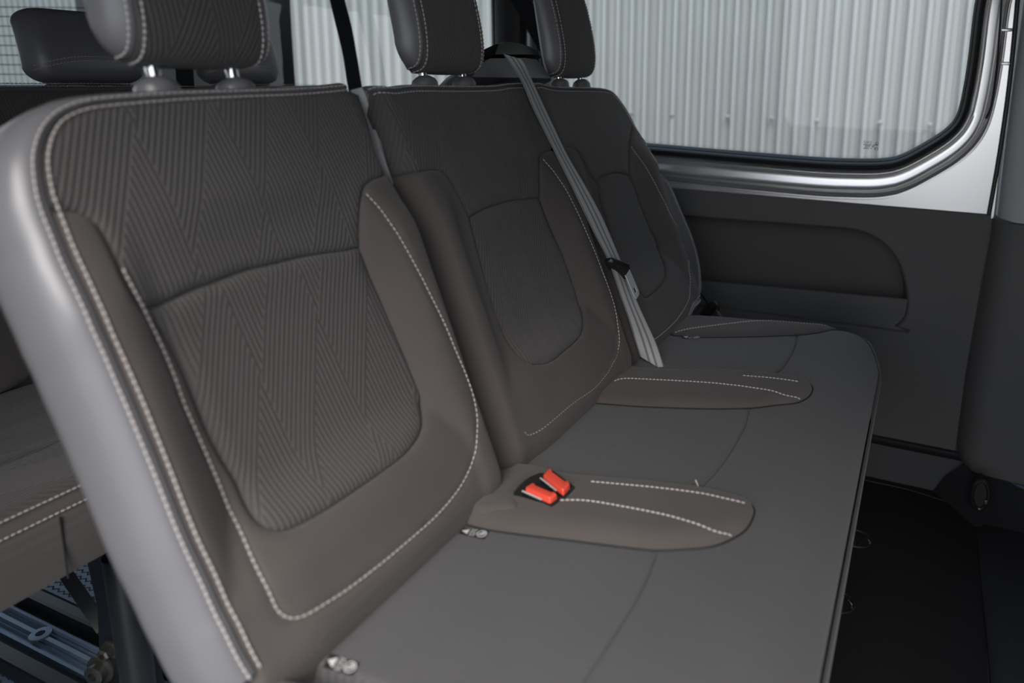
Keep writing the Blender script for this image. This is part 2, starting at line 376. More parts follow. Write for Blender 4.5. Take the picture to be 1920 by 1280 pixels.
# ------------------------------------------------------------------ van shell
WY = 1.75                                    # inner face of the far side wall
def fill(mb, outer, holes, to3, flip=False):
    O = [tuple(p) for p in outer]; pts = list(O); cons = [list(range(len(O)))]
    for h in holes: cons.append(list(range(len(pts), len(pts)+len(h)))); pts += [tuple(p) for p in h]
    edges = [(c[i], c[(i+1) % len(c)]) for c in cons for i in range(len(c))]
    vv, ee, ff, *_ = delaunay_2d_cdt([Vector(p) for p in pts], edges, [], 1, 1e-7)
    P = np.array([tuple(v) for v in vv]); F = []
    for f in ff:
        c = P[list(f)].mean(0)[None]
        if inside(np.array(O), c)[0] and not any(inside(np.array(h), c)[0] for h in holes): F.append(tuple(f))
    mb.add([to3(*p) for p in P], F); return mb
def offset(loop, d, fn=None):
    L = np.asarray(loop); t_ = np.roll(L, -1, 0)-np.roll(L, 1, 0); t_ /= np.linalg.norm(t_, axis=1)[:, None]+1e-12
    a = .5*np.sum(L[:, 0]*np.roll(L[:, 1], -1)-np.roll(L[:, 0], -1)*L[:, 1]); nn = np.stack([t_[:, 1], -t_[:, 0]], 1)*(1 if a > 0 else -1)
    k = fn(nn) if fn else np.ones(len(L)); return L+nn*(d*k)[:, None]
def xz(px): return [(onY(x, y, WY)[0], onY(x, y, WY)[2]) for x, y in px]
glass1_px = [(1211, 271), (1373, 285), (1527, 297), (1604, 300), (1658, 299), (1692, 291), (1739, 266), (1773, 243), (1793, 220), (1804, 185), (1816, 116), (1831, 0)]
g1 = xz(glass1_px)
g1 = [(-1.0, .86), (-.985, .82), (-.95, .80), (-.80, .793)] + g1 + [(.085, 1.23), (.07, 1.27), (.03, 1.29), (-.3, 1.30), (-.93, 1.30), (-.98, 1.28), (-1.0, 1.23)]
G1 = catmull(g1, True, .012)
g2 = [(-2.05, .86), (-2.03, .81), (-1.98, .79), (-1.6, .787), (-1.24, .787), (-1.19, .80), (-1.17, .85), (-1.17, 1.23), (-1.19, 1.28), (-1.24, 1.30), (-1.95, 1.30), (-2.02, 1.28), (-2.05, 1.22)]
G2 = catmull(g2, True, .02)
side = lambda nn: 1-.28*np.clip(nn[:, 0], 0, 1)
def build_wall_left():
    root = thing('wall_left', 'far side wall of the van with silver window frame and black trim', 'van wall', (-.4, WY+.05, 0)); struct(root)
    def ringloft(G, prof, name, m, fn=side, par=root):
        mb = MB(); rings = [[(p[0], WY+dy, p[1]) for p in offset(G, d, fn)] for d, dy in prof]; mb.loft(rings, True, False)
        return mb.build(name, m, par, ang=50)
    # rubber gasket, stepped silver frame round the front window
    gk = ringloft(G1, [(-.004, .006), (.000, .0), (.003, -.004), (.004, -.001), (.006, -.010), (.012, -.015), (.019, -.013), (.023, -.004), (.023, .01)], 'window_gasket', 'rubber')
    fr = ringloft(G1, [(.0225, .004), (.0235, -.004), (.028, -.008), (.033, -.006), (.037, .004), (.040, .0105), (.044, .0128), (.052, .0116), (.062, .0098), (.070, .0080), (.0760, .003), (.081, -.005), (.086, -.007), (.090, -.004), (.093, .0), (.096, -.002)], 'window_frame', 'silver_paint')
    mb = MB(); fill(mb, [(-1.08, .676), (.1515, .676), (.1515, .69), (.150, .95), (.150, 1.40), (-1.08, 1.40)], [[tuple(p) for p in offset(G1, .096, side)]], lambda a, b_: (a, WY-.002, b_))
    mb.build('inner_panel', 'silver_paint', root, smooth=False)
    # groove line in the silver pressing beside the window and two small pressed steps
    for y in (56, 119):
        p = onY(1888, y, WY-.004); mb = MB(); mb.box(p, (.022, .006, .007)); mb.build('pressed_step', 'silver_paint', root, bevel=.0025)
    pts = [onY(x, y, WY-.006) for x, y in ((1848, 222), (1858, 200), (1866, 150), (1872, 90), (1878, 0))]
    mb = MB(); mb.tube(catmull(pts, False, .01), .0022, 6); mb.build('sealing_bead', 'trim_black', root)
    # outer skin with window openings
    mb = MB(); fill(mb, [(-3.05, -.25), (.75, -.25), (.75, 1.45), (-3.05, 1.45)], [[tuple(p) for p in offset(G1, .02)], [tuple(p) for p in offset(G2, .02)]], lambda a, b_: (a, WY+.135, b_))
    mb.build('outer_skin', 'silver_paint', root, smooth=False)
    # rear quarter
    ringloft(G2, [(-.004, .006), (0, 0), (.006, -.010), (.014, -.014), (.024, -.004), (.024, .01)], 'window_gasket', 'rubber', None)
    mb = MB(); fill(mb, [(-3.0, 0), (-1.14, 0), (-1.14, 1.42), (-3.0, 1.42)], [[tuple(p) for p in offset(G2, .02)]], lambda a, b_: (a, WY, b_)); mb.build('quarter_panel', 'trim_black', root, smooth=False)
    # dark pillar trim between the windows
    x0, x1 = -1.140, -1.062
    prof = [(x0-.012, WY+.005), (x0-.006, WY-.018), (x0+.012, WY-.028), (x1-.015, WY-.028), (x1-.002, WY-.018), (x1+.002, WY+.005)]
    mb = MB(); mb.loft([[(a, b_, z) for a, b_ in prof] for z in (.66, 1.41)], False, False); mb.build('pillar_trim', 'trim_black', root)
    # lower trim panel with a map pocket
    pk_px = [(1281, 404), (1453, 418), (1560, 426), (1605, 431), (1640, 444), (1668, 466), (1688, 498), (1699, 537), (1702, 568), (1697, 595), (1681, 610), (1650, 616)]
    pk = xz(pk_px); zb = pk[-1][1]
    pk = [(-.86, zb-.008), (-.90, zb+.02), (-.915, zb+.10), (-.90, pk[0][1]-.02), (-.85, pk[0][1]+.002)] + pk
    PK = catmull(pk, True, .01)
    mb = MB(); fill(mb, [(-1.10, .10), (.128, .10), (.131, .30), (.140, .50), (.1465, .681), (-1.10, .681)], [[tuple(p) for p in offset(PK, .005)]], lambda a, b_: (a, WY-.006, b_))
    top = [(-1.10, .681), (.1465, .681)]
    mb.loft([[(a, WY-.006, b_) for a, b_ in top], [(a, WY-.003, b_+.004) for a, b_ in top], [(a, WY+.01, b_+.004) for a, b_ in top]], False, False)
    panel = mb.build('trim_panel', 'trim_plastic', root, ang=30)
    mb = MB(); rings = [[(p[0], WY+dy, p[1]) for p in offset(PK, d)] for d, dy in ((.005, -.006), (.001, -.004), (-.002, .002), (-.014, .112))]
    mb.loft(rings, True, False); mb.build('pocket_rim', 'trim_plastic', root)
    mb = MB(); fill(mb, [tuple(p) for p in offset(PK, -.013)], [], lambda a, b_: (a, WY+.11, b_)); mb.build('pocket_back', 'pocket_felt', root, smooth=False)
    zl0 = onY(1315, 527, WY)[2]; zl1 = onY(1696, 562, WY)[2]; zz = lambda x: zl0+(zl1-zl0)*(x+.523)/.506
    loop = [tuple(p) for p in offset(PK, -.0035)]
    low = [p for p in loop if p[1] < zz(p[0])-.001]
    # order along the pocket's lower outline, left to right
    low = sorted(low, key=lambda p: math.atan2(p[1]-zz(-.4), p[0]+.4))
    xl = min(p[0] for p in low); xr = max(p[0] for p in low)
    poly = [(xl, zz(xl))] + low + [(xr, zz(xr))]
    mb = MB(); fill(mb, poly, [], lambda a, b_: (a, WY-.001, b_))
    mb.loft([[(xl, WY-.001, zz(xl)), (xr, WY-.001, zz(xr))], [(xl, WY+.001, zz(xl)+.002), (xr, WY+.001, zz(xr)+.002)], [(xl, WY+.005, zz(xl)), (xr, WY+.005, zz(xr))], [(xl, WY+.005, zz(xl)-.06), (xr, WY+.005, zz(xr)-.06)]], False, False)
    mb.build('pocket_flap', 'trim_plastic', root, ang=30)
    # kick strip under the trim panel
    mb = MB(); xs = (-1.1, .16)
    mb.loft([[(x, WY-.006, .108) for x in xs], [(x, WY-.012, .104) for x in xs], [(x, WY-.013, .095) for x in xs], [(x, WY-.008, .085) for x in xs], [(x, WY-.03, .006) for x in xs], [(x, WY-.17, .004) for x in xs]], False, False)
    mb.build('kick_strip', 'trim_black', root)
    return root
wall_left = build_wall_left()
def pane(name, G, Y, m, label):
    mb = MB(); fill(mb, [tuple(p) for p in offset(G, .003)], [], lambda a, b_: (a, Y, b_)); o = mb.build(name, m, smooth=False); struct(o, label, 'window'); return o
win1 = pane('window_1', G1, WY+.004, 'glass', 'large fixed side window with black rubber gasket beside the bench')
win2 = pane('window_2', G2, WY+.004, 'glass', 'rear quarter window behind the headrests')
def etched():
    cu = bpy.data.curves.new('etched_mark', 'FONT'); cu.body = 'SUSGS'; cu.size = .0105; cu.extrude = 0
    tmp = bpy.data.objects.new('tmp', cu); col.objects.link(tmp); dg = bpy.context.evaluated_depsgraph_get(); me = tmp.evaluated_get(dg).to_mesh()
    a = onY(1619, 268, WY+.002); mb = MB()
    mb.add([(a[0]+v.co.x*.62, WY+.002, a[2]+v.co.y*.72) for v in me.vertices], [tuple(p.vertices) for p in me.polygons])
    bpy.data.objects.remove(tmp)
    rnd = random.Random(5)
    for (y, n) in ((272, 11), (275, 8), (278.5, 9)):
        for k in range(n):
            if rnd.random() < .15: continue
            p = onY(1619+k*2.6, y+k*.09, WY+.002); mb.add([(p[0]+dx, WY+.002, p[2]+dz) for dx, dz in ((0, 0), (.0022, 0), (.0022, .0024), (0, .0024))], [(0, 1, 2, 3)])
    for (x, y, r) in ((1644, 268.5, .0032), (1643, 278.5, .0034)):
        c = onY(x, y, WY+.002); n = 16
        ri = [(c[0]+r*k*math.cos(t)*1.3, WY+.002, c[2]+r*k*math.sin(t)) for k in (1, .72) for t in np.linspace(0, 2*math.pi, n, endpoint=False)]
        mb.add(ri, [(i, (i+1) % n, n+(i+1) % n, n+i) for i in range(n)])
    mb.build('etched_mark', 'etch', win1, smooth=False)
etched()
def frit():
    # dotted black print around the pane's edge
    mb = MB(); L = offset(G1, -.003); L = catmull(L, True, .003)
    for row, (d, r) in enumerate(((-.002, .00085), (-.0045, .0007), (-.007, .0005))):
        Q = offset(L, d)
        for i in range(row % 2, len(Q), 1):
            if not (-.75 < Q[i][0] < .1 and Q[i][1] < 1.2): continue
            c = Q[i]; mb.add([(c[0]+r*math.cos(t), WY+.003, c[1]+r*math.sin(t)) for t in (0, 1.57, 3.14, 4.71)], [(0, 1, 2, 3)])
    mb.build('dotted_print', 'etch', win1, smooth=False, kind='stuff')
frit()
def build_pillar():
    # B pillar in front of the bench: grey upper trim, black lower trim, rubber seam
    root = thing('trim_1', 'door pillar with light grey upper trim and black lower trim', 'pillar', (.35, WY, 0)); struct(root)
    def sect(xl, dep, z, xr=.80):
        return [(xl, WY+.02, z), (xl+.002, WY-.012, z), (xl+.012, WY-dep*.55, z), (xl+.030, WY-dep*.93, z), (xl+.055, WY-dep, z), (xl+.20, WY-dep-.012, z), (xr, WY-dep-.02, z)]
    mb = MB(); mb.loft([sect(.157, .075, .682), sect(.157, .072, .9), sect(.160, .068, 1.41)], False, False); mb.build('upper_trim', 'trim_grey', root, ang=50)
    mb = MB(); mb.loft([sect(.1485, .082, .679), sect(.1485, .088, .672), sect(.140, .088, .5), sect(.131, .085, .30), sect(.128, .083, .13), sect(.135, .08, .098), sect(.155, .06, .085)], False, False)
    mb.build('lower_trim', 'trim_plastic', root, ang=50)
    pts = [onY(x, y, WY-.004) for x, y in ((1910, -20), (1893, 154), (1874, 289), (1854, 403))]
    mb = MB(); mb.tube(catmull(pts, False, .02), .005, 8); mb.build('rubber_seam', 'rubber', root)
    mb = MB(); mb.loft([[(.155, WY-.03, .095), (.30, WY-.10, .085), (.8, WY-.13, .08)], [(.11, WY-.035, .05), (.28, WY-.16, .03), (.8, WY-.22, .03)], [(.085, WY-.03, 0), (.22, WY-.22, 0), (.8, WY-.30, 0)]], False, False)
    mb.build('pillar_foot', 'trim_black', root)
build_pillar()
def build_shell():
    mb = MB(); mb.add([(-3.05, -.12, 0), (1.6, -.12, 0), (1.6, WY+.1, 0), (-3.05, WY+.1, 0)], [(0, 1, 2, 3)]); struct(mb.build('floor', 'floor_vinyl', smooth=False), 'grey vinyl van floor coloured with blue sky reflection, fine wavy grooves', 'floor')
    mb = MB(); mb.box((-.7, .82, 1.43), (4.8, 1.98, .03)); struct(mb.build('ceiling', 'headliner', smooth=False), 'van roof lining darkened to cut bounce light', 'ceiling')
    # unseen near side wall with window opening, front edge placed to shade rear bench
    mb = MB(); fill(mb, [(-3.05, -.25), (-.68, -.25), (-.68, 1.43), (-3.05, 1.43)], [[(-2.8, .80), (-.76, .80), (-.76, 1.32), (-2.8, 1.32)]], lambda a, b_: (a, -.10, b_)); struct(mb.build('wall_right', 'trim_grey', smooth=False), 'unseen near side wall with its edge placed to shade the rear bench', 'van wall')
    mb = MB(); mb.add([(-2.8, -.10, .80), (-.76, -.10, .80), (-.76, -.10, 1.32), (-2.8, -.10, 1.32)], [(0, 1, 2, 3)]); struct(mb.build('window_4', 'glass_light_cut', smooth=False), 'unseen near side window darkened to cut light on the rear bench', 'window')
    mb = MB(); fill(mb, [(.42, -.25), (1.6, -.25), (1.6, 1.43), (.42, 1.43)], [], lambda a, b_: (a, -.10, b_)); struct(mb.build('wall_front_right', 'trim_grey', smooth=False), 'unseen near side wall ahead of the sliding door, closed to block light', 'van wall')  # unseen; front door window closed up to keep light off the backrests
    mb = MB(); fill(mb, [(-.12, -.2), (WY+.1, -.2), (WY+.1, 1.43), (-.12, 1.43)], [[(.2, 1.22), (1.6, 1.22), (1.5, 1.36), (.25, 1.36)]], lambda p, q: (1.6, p, q)); struct(mb.build('cab_light_block', 'trim_black', smooth=False), 'added dark panel closing the cab end against light, with narrow opening', 'van wall')  # added to block light from the front, opening narrowed to darken the seats
    # rear doors with a heated window
    XR = -2.95; a, b_ = onX(10, 60, XR), onX(186, 60, XR)
    hole = catmull([(.95, .80), (a[1]-.1, .79), (b_[1]-.06, .79), (b_[1]-.01, .82), (b_[1], .88), (b_[1], 1.24), (b_[1]-.05, 1.29), (.95, 1.29), (.9, 1.2), (.9, .86)], True, .03)
    hole2 = [(.02, .79), (.75, .79), (.75, 1.29), (.02, 1.29)]
    mb = MB(); fill(mb, [(-.12, -.2), (WY+.1, -.2), (WY+.1, 1.43), (-.12, 1.43)], [[tuple(p) for p in hole], hole2], lambda p, q: (XR, p, q))
    wr = mb.build('wall_rear', 'trim_black', smooth=False); struct(wr, 'rear doors of the van behind the last bench', 'van wall')
    mb = MB(); fill(mb, [tuple(p) for p in hole], [], lambda p, q: (XR-.005, p, q)); w3 = mb.build('window_3', 'glass_tinted', smooth=False); struct(w3, 'heated rear door window with thin wire lines', 'window')
    for y in (13, 31, 49, 67, 85, 103, 121, 139, 157):
        p0, p1 = onX(2, y, XR+.002), onX(186, y+2, XR+.002); mb = MB()
        ext = p0-(p1-p0)*.8
        mb.tube([ext, p1], .0016, 5); mb.build('heater_wire', 'trim_black', w3)
    # bright corner post beside the rear window
    mb = MB(); q0, q1 = onX(190, 60, XR+.06), onX(232, 60, XR+.06)
    mb.loft([[(XR+.01, q0[1], z), (XR+.06, q0[1]+.015, z), (XR+.06, q1[1], z), (XR+.01, q1[1]+.02, z)] for z in (.5, 1.42)], True, True)
    struct(mb.build('trim_2', 'trim_grey', bevel=.006), 'pale corner post beside the rear window', 'pillar')
build_shell()

# ------------------------------------------------------------------ second-row bench: backrest surface
RC = math.radians(21); DPT = .42
ub = np.array([-math.sin(RC), 0, math.cos(RC)]); nb = np.array([math.cos(RC), 0, math.sin(RC)])
_y = np.array([1750-PX, 165-PY, FPX]); _y /= np.linalg.norm(_y)
z1 = DPT*(_y[0]-(1020-PX)/FPX*_y[2])/((1020-690)/FPX)
P1 = CAM+ray(690, 350)*z1                      # reference point of the backrest plane
VC = (.508, .923, 1.322)                       # centre line of each place
HB = .032
def Hb(v, u):
    v = np.asarray(v, float); u = np.asarray(u, float)
    k = np.where(v < .713, 0, np.where(v < 1.124, 1, 2)); x = v-np.array(VC)[k]; ax = np.abs(x)
    s = sm(.03, -.07, u); low = sm(-.235, -.33, u)
    lf = x < 0
    side_ = np.where(lf, sm(.120, .168, ax)*.62, sm(.100, .152, ax))*s
    h = HB*np.maximum(side_, low*np.where(lf, .85-.2*sm(.1, .16, ax), .85))
    fall = sm(np.where(lf, .178, .168), .212, ax)*np.where((k == 0) & lf, .15, np.where((k == 2) & ~lf, .4, 1.0))
    h = h-fall*(.020+.034*s)
    h = h-.006*np.cos(np.clip(ax/.11, 0, 1)*math.pi/2)*sm(.02, -.03, u)*sm(-.33, -.2, u)   # hollow of the insert
    h = h+.012*sm(.14, .0, u)*sm(-.12, .03, u)*(1-side_)*.6                              # shoulder swell
    h = h-.05*sm(-.37, -.47, u)**1.3
    return h
def Sb(v, u):
    v = np.asarray(v, float); u = np.asarray(u, float)
    base = P1[None]+u[:, None]*ub[None]; base = base.copy(); base[:, 1] = v
    e = .002
    h = Hb(v, u); dv = (Hb(v+e, u)-Hb(v-e, u))/(2*e); du = (Hb(v, u+e)-Hb(v, u-e))/(2*e)
    n = nb[None]-dv[:, None]*np.array([0, 1., 0])[None]-du[:, None]*ub[None]; n = n/np.linalg.norm(n, axis=1)[:, None]
    return base+nb[None]*h[:, None], n
def vu(px, it=14):
    """pixels traced on the backrest -> (v,u) on its curved surface"""
    out = []
    hs = np.linspace(.055, -.075, 400)
    for x, y in px:
        d = ray(x, y); k = d@nb; t_ = ((P1-CAM)@nb+hs)/k; pts = CAM[None]+t_[:, None]*d[None]
        v = pts[:, 1]; u = (pts-P1)@ub; g = hs-Hb(v, u); i = np.argmax(g <= 0)
        if i > 0: f_ = g[i-1]/(g[i-1]-g[i]); out.append((v[i-1]+f_*(v[i]-v[i-1]), u[i-1]+f_*(u[i]-u[i-1])))
        else: out.append((v[i], u[i]))
    return out
shf = lambda L, d: [(a+d, b_) for a, b_ in L]
def lift(L2, surf, d=.0006):
    A = np.asarray(L2); p, n = surf(A[:, 0], A[:, 1]); return p+n*d
D2, D3 = VC[1]-VC[0], VC[2]-VC[0]

row_in = [(487, 1250), (470, 1220), (450, 1177), (425, 1130), (400, 1072), (372, 1015), (347, 955), (320, 885), (295, 822), (270, 760), (235, 680), (210, 625), (182, 560), (160, 512), (140, 470), (120, 420), (107, 387), (97, 357), (91, 325), (89, 300), (92, 275), (100, 250), (115, 227), (140, 212), (175, 202), (237, 195), (350, 186), (480, 180), (560, 177), (620, 172), (655, 168)]
row_out = [(478, 1262), (455, 1230), (435, 1192), (405, 1129), (380, 1075), (352, 1015), (328, 958), (303, 895), (272, 822), (240, 747), (220, 702), (200, 650), (180, 610), (160, 562), (140, 522), (120, 482), (107, 445), (97, 420), (82, 380), (75, 345), (71, 310), (71, 282), (77, 257), (90, 232), (112, 209), (140, 194), (187, 184), (250, 180), (350, 175), (480, 172), (560, 168), (620, 165), (650, 161)]
E_in, E_out = vu(row_in), vu(row_out)
def resample(L, n):
    P = catmull(L, False, .004); s = np.concatenate([[0], np.cumsum(np.linalg.norm(np.diff(P, axis=0), axis=1))]); q = np.linspace(0, s[-1], n)
    return np.stack([np.interp(q, s, P[:, k]) for k in range(P.shape[1])], 1)
EN = 150
Ei, Eo = resample(E_in, EN), resample(E_out, EN); Em = (Ei+Eo)/2              # seam between cloth front and vinyl border, bottom -> top right

sep1 = vu([(676, 176), (690, 222), (705, 275), (726, 326), (740, 348)]) + [(.705, -.09), (.707, -.17), (.708, -.25), (.707, -.33), (.703, -.39), (.690, -.43)]
bol_top = vu([(726, 326), (715, 329), (700, 335), (686, 347), (680, 367), (677, 392), (675, 430), (677, 462)])
ins_r = vu([(677, 462), (685, 482), (695, 510), (712, 550), (735, 605), (757, 657), (780, 715), (792, 752), (797, 785), (793, 808), (783, 826), (762, 850), (720, 882), (670, 917), (620, 950), (582, 972), (545, 989), (520, 991), (500, 986), (480, 970), (460, 937), (447, 905), (420, 860), (392, 807), (375, 765), (345, 690), (320, 640), (300, 606), (281, 577)])
ins_t = vu([(281, 577), (320, 562), (365, 541), (410, 525), (460, 506), (510, 494), (572, 479), (640, 469), (677, 462)])
lbol = vu([(114, 391), (135, 392), (160, 400), (182, 415), (199, 438), (214, 468), (232, 502), (247, 532), (262, 562), (281, 577)])
st_l = vu([(232, 502), (247, 532), (280, 595), (305, 647), (330, 707), (347, 755), (370, 807), (395, 865), (420, 925), (447, 985), (480, 1060), (510, 1120), (522, 1145), (535, 1156), (550, 1159), (572, 1154), (602, 1137), (652, 1105), (715, 1057), (757, 1022), (800, 985)])
st_r = vu([(684, 359), (710, 387), (735, 422), (760, 462), (785, 507), (812, 560), (835, 607), (855, 655), (877, 707), (890, 747), (896, 785), (895, 822), (888, 860), (876, 891), (861, 917), (839, 945), (820, 966), (800, 985)])

def cat(L, step=.006): return catmull(L, False, step)
bench = thing('bench_seat', 'charcoal cloth three seat bench with chevron backrests and pale stitching', 'bench seat', (-.30, .95, 0))
# --- near backrest
k_l = int(np.argmin(np.hypot(*(Em-np.array(lbol[0])).T)))
left_low = Em[:k_l+1]                                                    # bottom -> bolster corner
upper1 = np.concatenate([Em[k_l:], cat(sep1[:4]), cat(bol_top)[1:], cat(ins_t)[::-1][1:], cat(lbol)[::-1][1:]])
def rim_rings(loop2, prof, hfun=None):
    """rings that carry the vinyl border from the cloth seam round the side to the back"""
    L = np.asarray(loop2); t_ = np.gradient(L, axis=0); t_ /= np.linalg.norm(t_, axis=1)[:, None]+1e-12
    nn = np.stack([-t_[:, 1], t_[:, 0]], 1)
    rings = []
    for d, dn in prof:
        k_ = (1-.5*np.clip(nn[:, 1:], 0, 1))*d
        p, _ = Sb(L[:, 0], L[:, 1]); p = p+nn[:, :1]*k_*np.array([0, 1., 0])[None]+nn[:, 1:]*k_*ub[None]+nb[None]*dn
        rings.append(p)
    return rings
# vinyl shell of the near backrest (front seam, rounded side, back)
prof = [(-.004, -.008), (-.001, -.003), (.003, -.0006), (.007, -.001), (.013, -.004), (.019, -.009), (.024, -.018), (.026, -.030), (.0265, -.052), (.023, -.068), (.013, -.080), (-.02, -.088), (-.08, -.09)]
mb = MB(); rr = rim_rings(Em, prof); mb.loft([list(map(tuple, r)) for r in rr], False, False)
last = rr[-1]; mb.add([tuple(p) for p in last], [tuple(range(len(last)))])
nb1 = mb.build('backrest', 'vinyl', bench, ang=60); nb1['label'] = 'near backrest with grey vinyl side'
patch('backrest_upper', upper1, Sb, 'chevron_cloth', nb1, uvoff=(VC[0], 0))
ins1 = np.concatenate([cat(ins_t), cat(ins_r)[1:-1]])
patch('backrest_insert', ins1, Sb, 'chevron_cloth', nb1, uvoff=(VC[0]+.013, 0), puff=.009, pw=.016)
bottom1 = [(Em[0][0]+.004, -.43), (.42, -.452), (.55, -.455), (.66, -.445)]
U1 = np.concatenate([cat(lbol), cat(ins_r)[::-1][1:], cat(bol_top)[::-1][1:], cat(sep1[3:])[1:], cat([sep1[-1]]+bottom1[::-1]+[tuple(Em[0])])[1:], left_low[1:]])
patch('backrest_bolster', U1, Sb, 'bolster_cloth', nb1, grooves=[cat(st_r), cat(st_l)], puff=.006, pw=.010)
for L3 in (lift(Ei, Sb, .0008), rim_rings(Em, [(.0075, .0004)])[0]):
    stitches('stitching', L3, nb1, pitch=.0064, ln=.0052, r=.0010)
stitches('stitching', lift(cat(st_l+st_r[::-1][1:]), Sb, -.0008), nb1, r=.0009)

# --- double backrest (middle and far place)
mirror = lambda L, vc: [(2*vc-a, b_) for a, b_ in L]
def place(k, root, lcut, rcut):
    d = VC[k]-VC[0]; vc = VC[k]
    IT = shf(ins_t, d); IR = shf(ins_r, d); bt = shf(bol_top, d)
    # left half mirrors the right half
    r_half = [p for p in shf(ins_r, d) if p[0] > vc+.004]
    r_half = r_half[:next((i for i, p in enumerate(r_half) if p[1] < -.30), len(r_half))]
    l_half = mirror(r_half, vc)[::-1]
    topc = [(a, b_) for a, b_ in IT if a > vc-.02]
    tl = mirror([p for p in IT if p[0] > vc+.02], vc)   # symmetric arched top seam
    tl = sorted(tl)
    tr = sorted([p for p in IT if p[0] > vc+.02])
    return bt, r_half, l_half, tl+tr
dbl_edge_px = [(693, 172), (702, 167), (738, 168), (780, 164), (860, 165), (926, 164), (954, 160), (982, 159), (1008, 159), (1029, 163), (1055, 166), (1110, 167), (1135, 169), (1150, 175), (1163, 190), (1178, 213), (1192, 240), (1210, 268), (1227, 296), (1252, 343), (1275, 393), (1295, 441), (1307, 481), (1312, 515), (1311, 545), (1304, 568), (1290, 596)]
DE = vu(dbl_edge_px)
DE = DE+[(DE[-1][0]-.03, DE[-1][1]-.05)]
DEm = cat(DE, .005)[::-1]                                   # bottom right -> top left
prof2 = [(-.003, -.007), (0, -.003), (.003, -.0008), (.006, -.001), (.010, -.003), (.016, -.011), (.020, -.026), (.021, -.06), (.017, -.09), (.0, -.108), (-.08, -.112)]
mb = MB(); rr = [r[::-1] for r in rim_rings(DEm[::-1], prof2)]
mb.loft([list(map(tuple, r)) for r in rr], False, False)
last = rr[-1]; q = [tuple(p) for p in last]+[tuple(P1+ub*-.43+nb*-.11+np.array([0, v-P1[1], 0])) for v in (.72,)]
mb.add(q, [tuple(range(len(q)))])
nb2 = mb.build('backrest', 'vinyl', bench, ang=60); nb2['label'] = 'double backrest with black vinyl border'
def split_edge(v):  # index on DE polyline nearest along the top
    A = cat(DE, .005); m_ = [i for i in range(len(A)) if A[i][1] > .05]; return min(m_, key=lambda i: abs(A[i][0]-v))
A = cat(DE, .005); iS = split_edge(1.118)
ltop2 = [(.716, .095), (.716, .05), (.716, .0)]
bt2, rh2, lh2, tt2 = place(1, nb2, 0, 0); bt3, rh3, lh3, tt3 = place(2, nb2, 0, 0)
rh2 = vu([(1015, 369), (1025, 400), (1045, 447), (1060, 482), (1075, 525), (1085, 557), (1094, 580), (1097, 600), (1095, 620), (1085, 636), (1060, 657), (1022, 682), (985, 702)])
bt2 = vu([(1050, 277), (1036, 280), (1025, 282), (1016, 289), (1014, 300), (1014, 327), (1015, 369)])
rh2 = [p for p in rh2 if p[0] > VC[1]-.03]
def lh_of(rh, vc):
    up_ = [p for p in rh if p[1] > -.245 and p[0] > vc+.06]; b0_ = up_[-1]
    m_ = mirror(up_, vc)[::-1]; w_ = b0_[0]-vc
    uE = rh[-1][1]; return [(vc-.62*w_, uE+.003), (vc-.92*w_, uE+.022)]+[p for p in m_ if p[1] > uE+.05]
lh2 = [p for p in lh_of(rh2, VC[1]) if p[0] < rh2[-1][0]-.03 or p[1] > -.25]
tt2 = [p for p in tt2 if p[0] < rh2[0][0]-.02]+[rh2[0]]; tt2[0] = lh2[-1]
mbt2 = mirror(bt2, VC[1]); mbt2[-1] = tt2[0]; mbt3 = mirror(bt3, VC[2])
s23 = [(1.118, .12), (1.120, .05), (1.124, .012)]
def Lc(*Ls): return np.concatenate([np.asarray(l) for l in Ls])
# seat 2: upper, insert, bolsters
up2 = Lc(A[:iS], cat(s23), cat(bt2)[1:], cat(sorted(tt2, key=lambda p: -p[0]))[1:], cat(mbt2)[::-1][1:], cat(ltop2[::-1])[1:])
patch('backrest_upper', up2, Sb, 'chevron_cloth', nb2, uvoff=(VC[1], 0))
def ring_insert(tt, rh, lh):
    bot = [((rh[-1][0]*(1-t)+lh[0][0]*t), rh[-1][1]*(1-t)+lh[0][1]*t-.003*math.sin(math.pi*t)) for t in (.33, .66)]
    return Lc(cat(tt), cat([tt[-1]]+rh[1:]+bot+lh[:-1]+[tt[0]])[1:-1])
patch('backrest_insert', ring_insert(tt2, rh2, lh2), Sb, 'chevron_cloth', nb2, uvoff=(VC[1], 0), puff=.009, pw=.016)
sepL2 = [(.716, 0.0), (.716, -.09), (.718, -.25), (.717, -.36), (.725, -.44)]
sep23 = [(1.124, .012), (1.121, -.09), (1.121, -.25), (1.119, -.36), (1.105, -.44)]
sep32 = [(1.128, .012), (1.127, -.09), (1.127, -.25), (1.129, -.36), (1.14, -.44)]
def ubol(mbt, lh, rh, bt, rightline, leftline):
    bot = [((rh[-1][0]*(1-t)+lh[0][0]*t), rh[-1][1]*(1-t)+lh[0][1]*t-.003*math.sin(math.pi*t)) for t in (.33, .66)]
    inner = cat([mbt[-1]]+lh[::-1][1:]+bot[::-1]+rh[::-1][:-1]+[bt[-1]])
    return Lc(cat(mbt), inner[1:], cat(bt)[::-1][1:], cat(rightline)[1:], cat([rightline[-1], ((rightline[-1][0]+leftline[-1][0])/2, -.455), leftline[-1]])[1:], cat(leftline[::-1])[1:-1])
st2 = shf(st_r, D2); st2m = mirror([p for p in st2 if p[1] > -.375], VC[1])
stb2 = vu([(987, 814), (995, 815), (1015, 805), (1040, 785), (1080, 752), (1112, 730)])
patch('backrest_bolster', ubol(mbt2, lh2, rh2, bt2, sep23, sepL2), Sb, 'bolster_cloth', nb2, grooves=[cat(st2)], puff=.006, pw=.010)
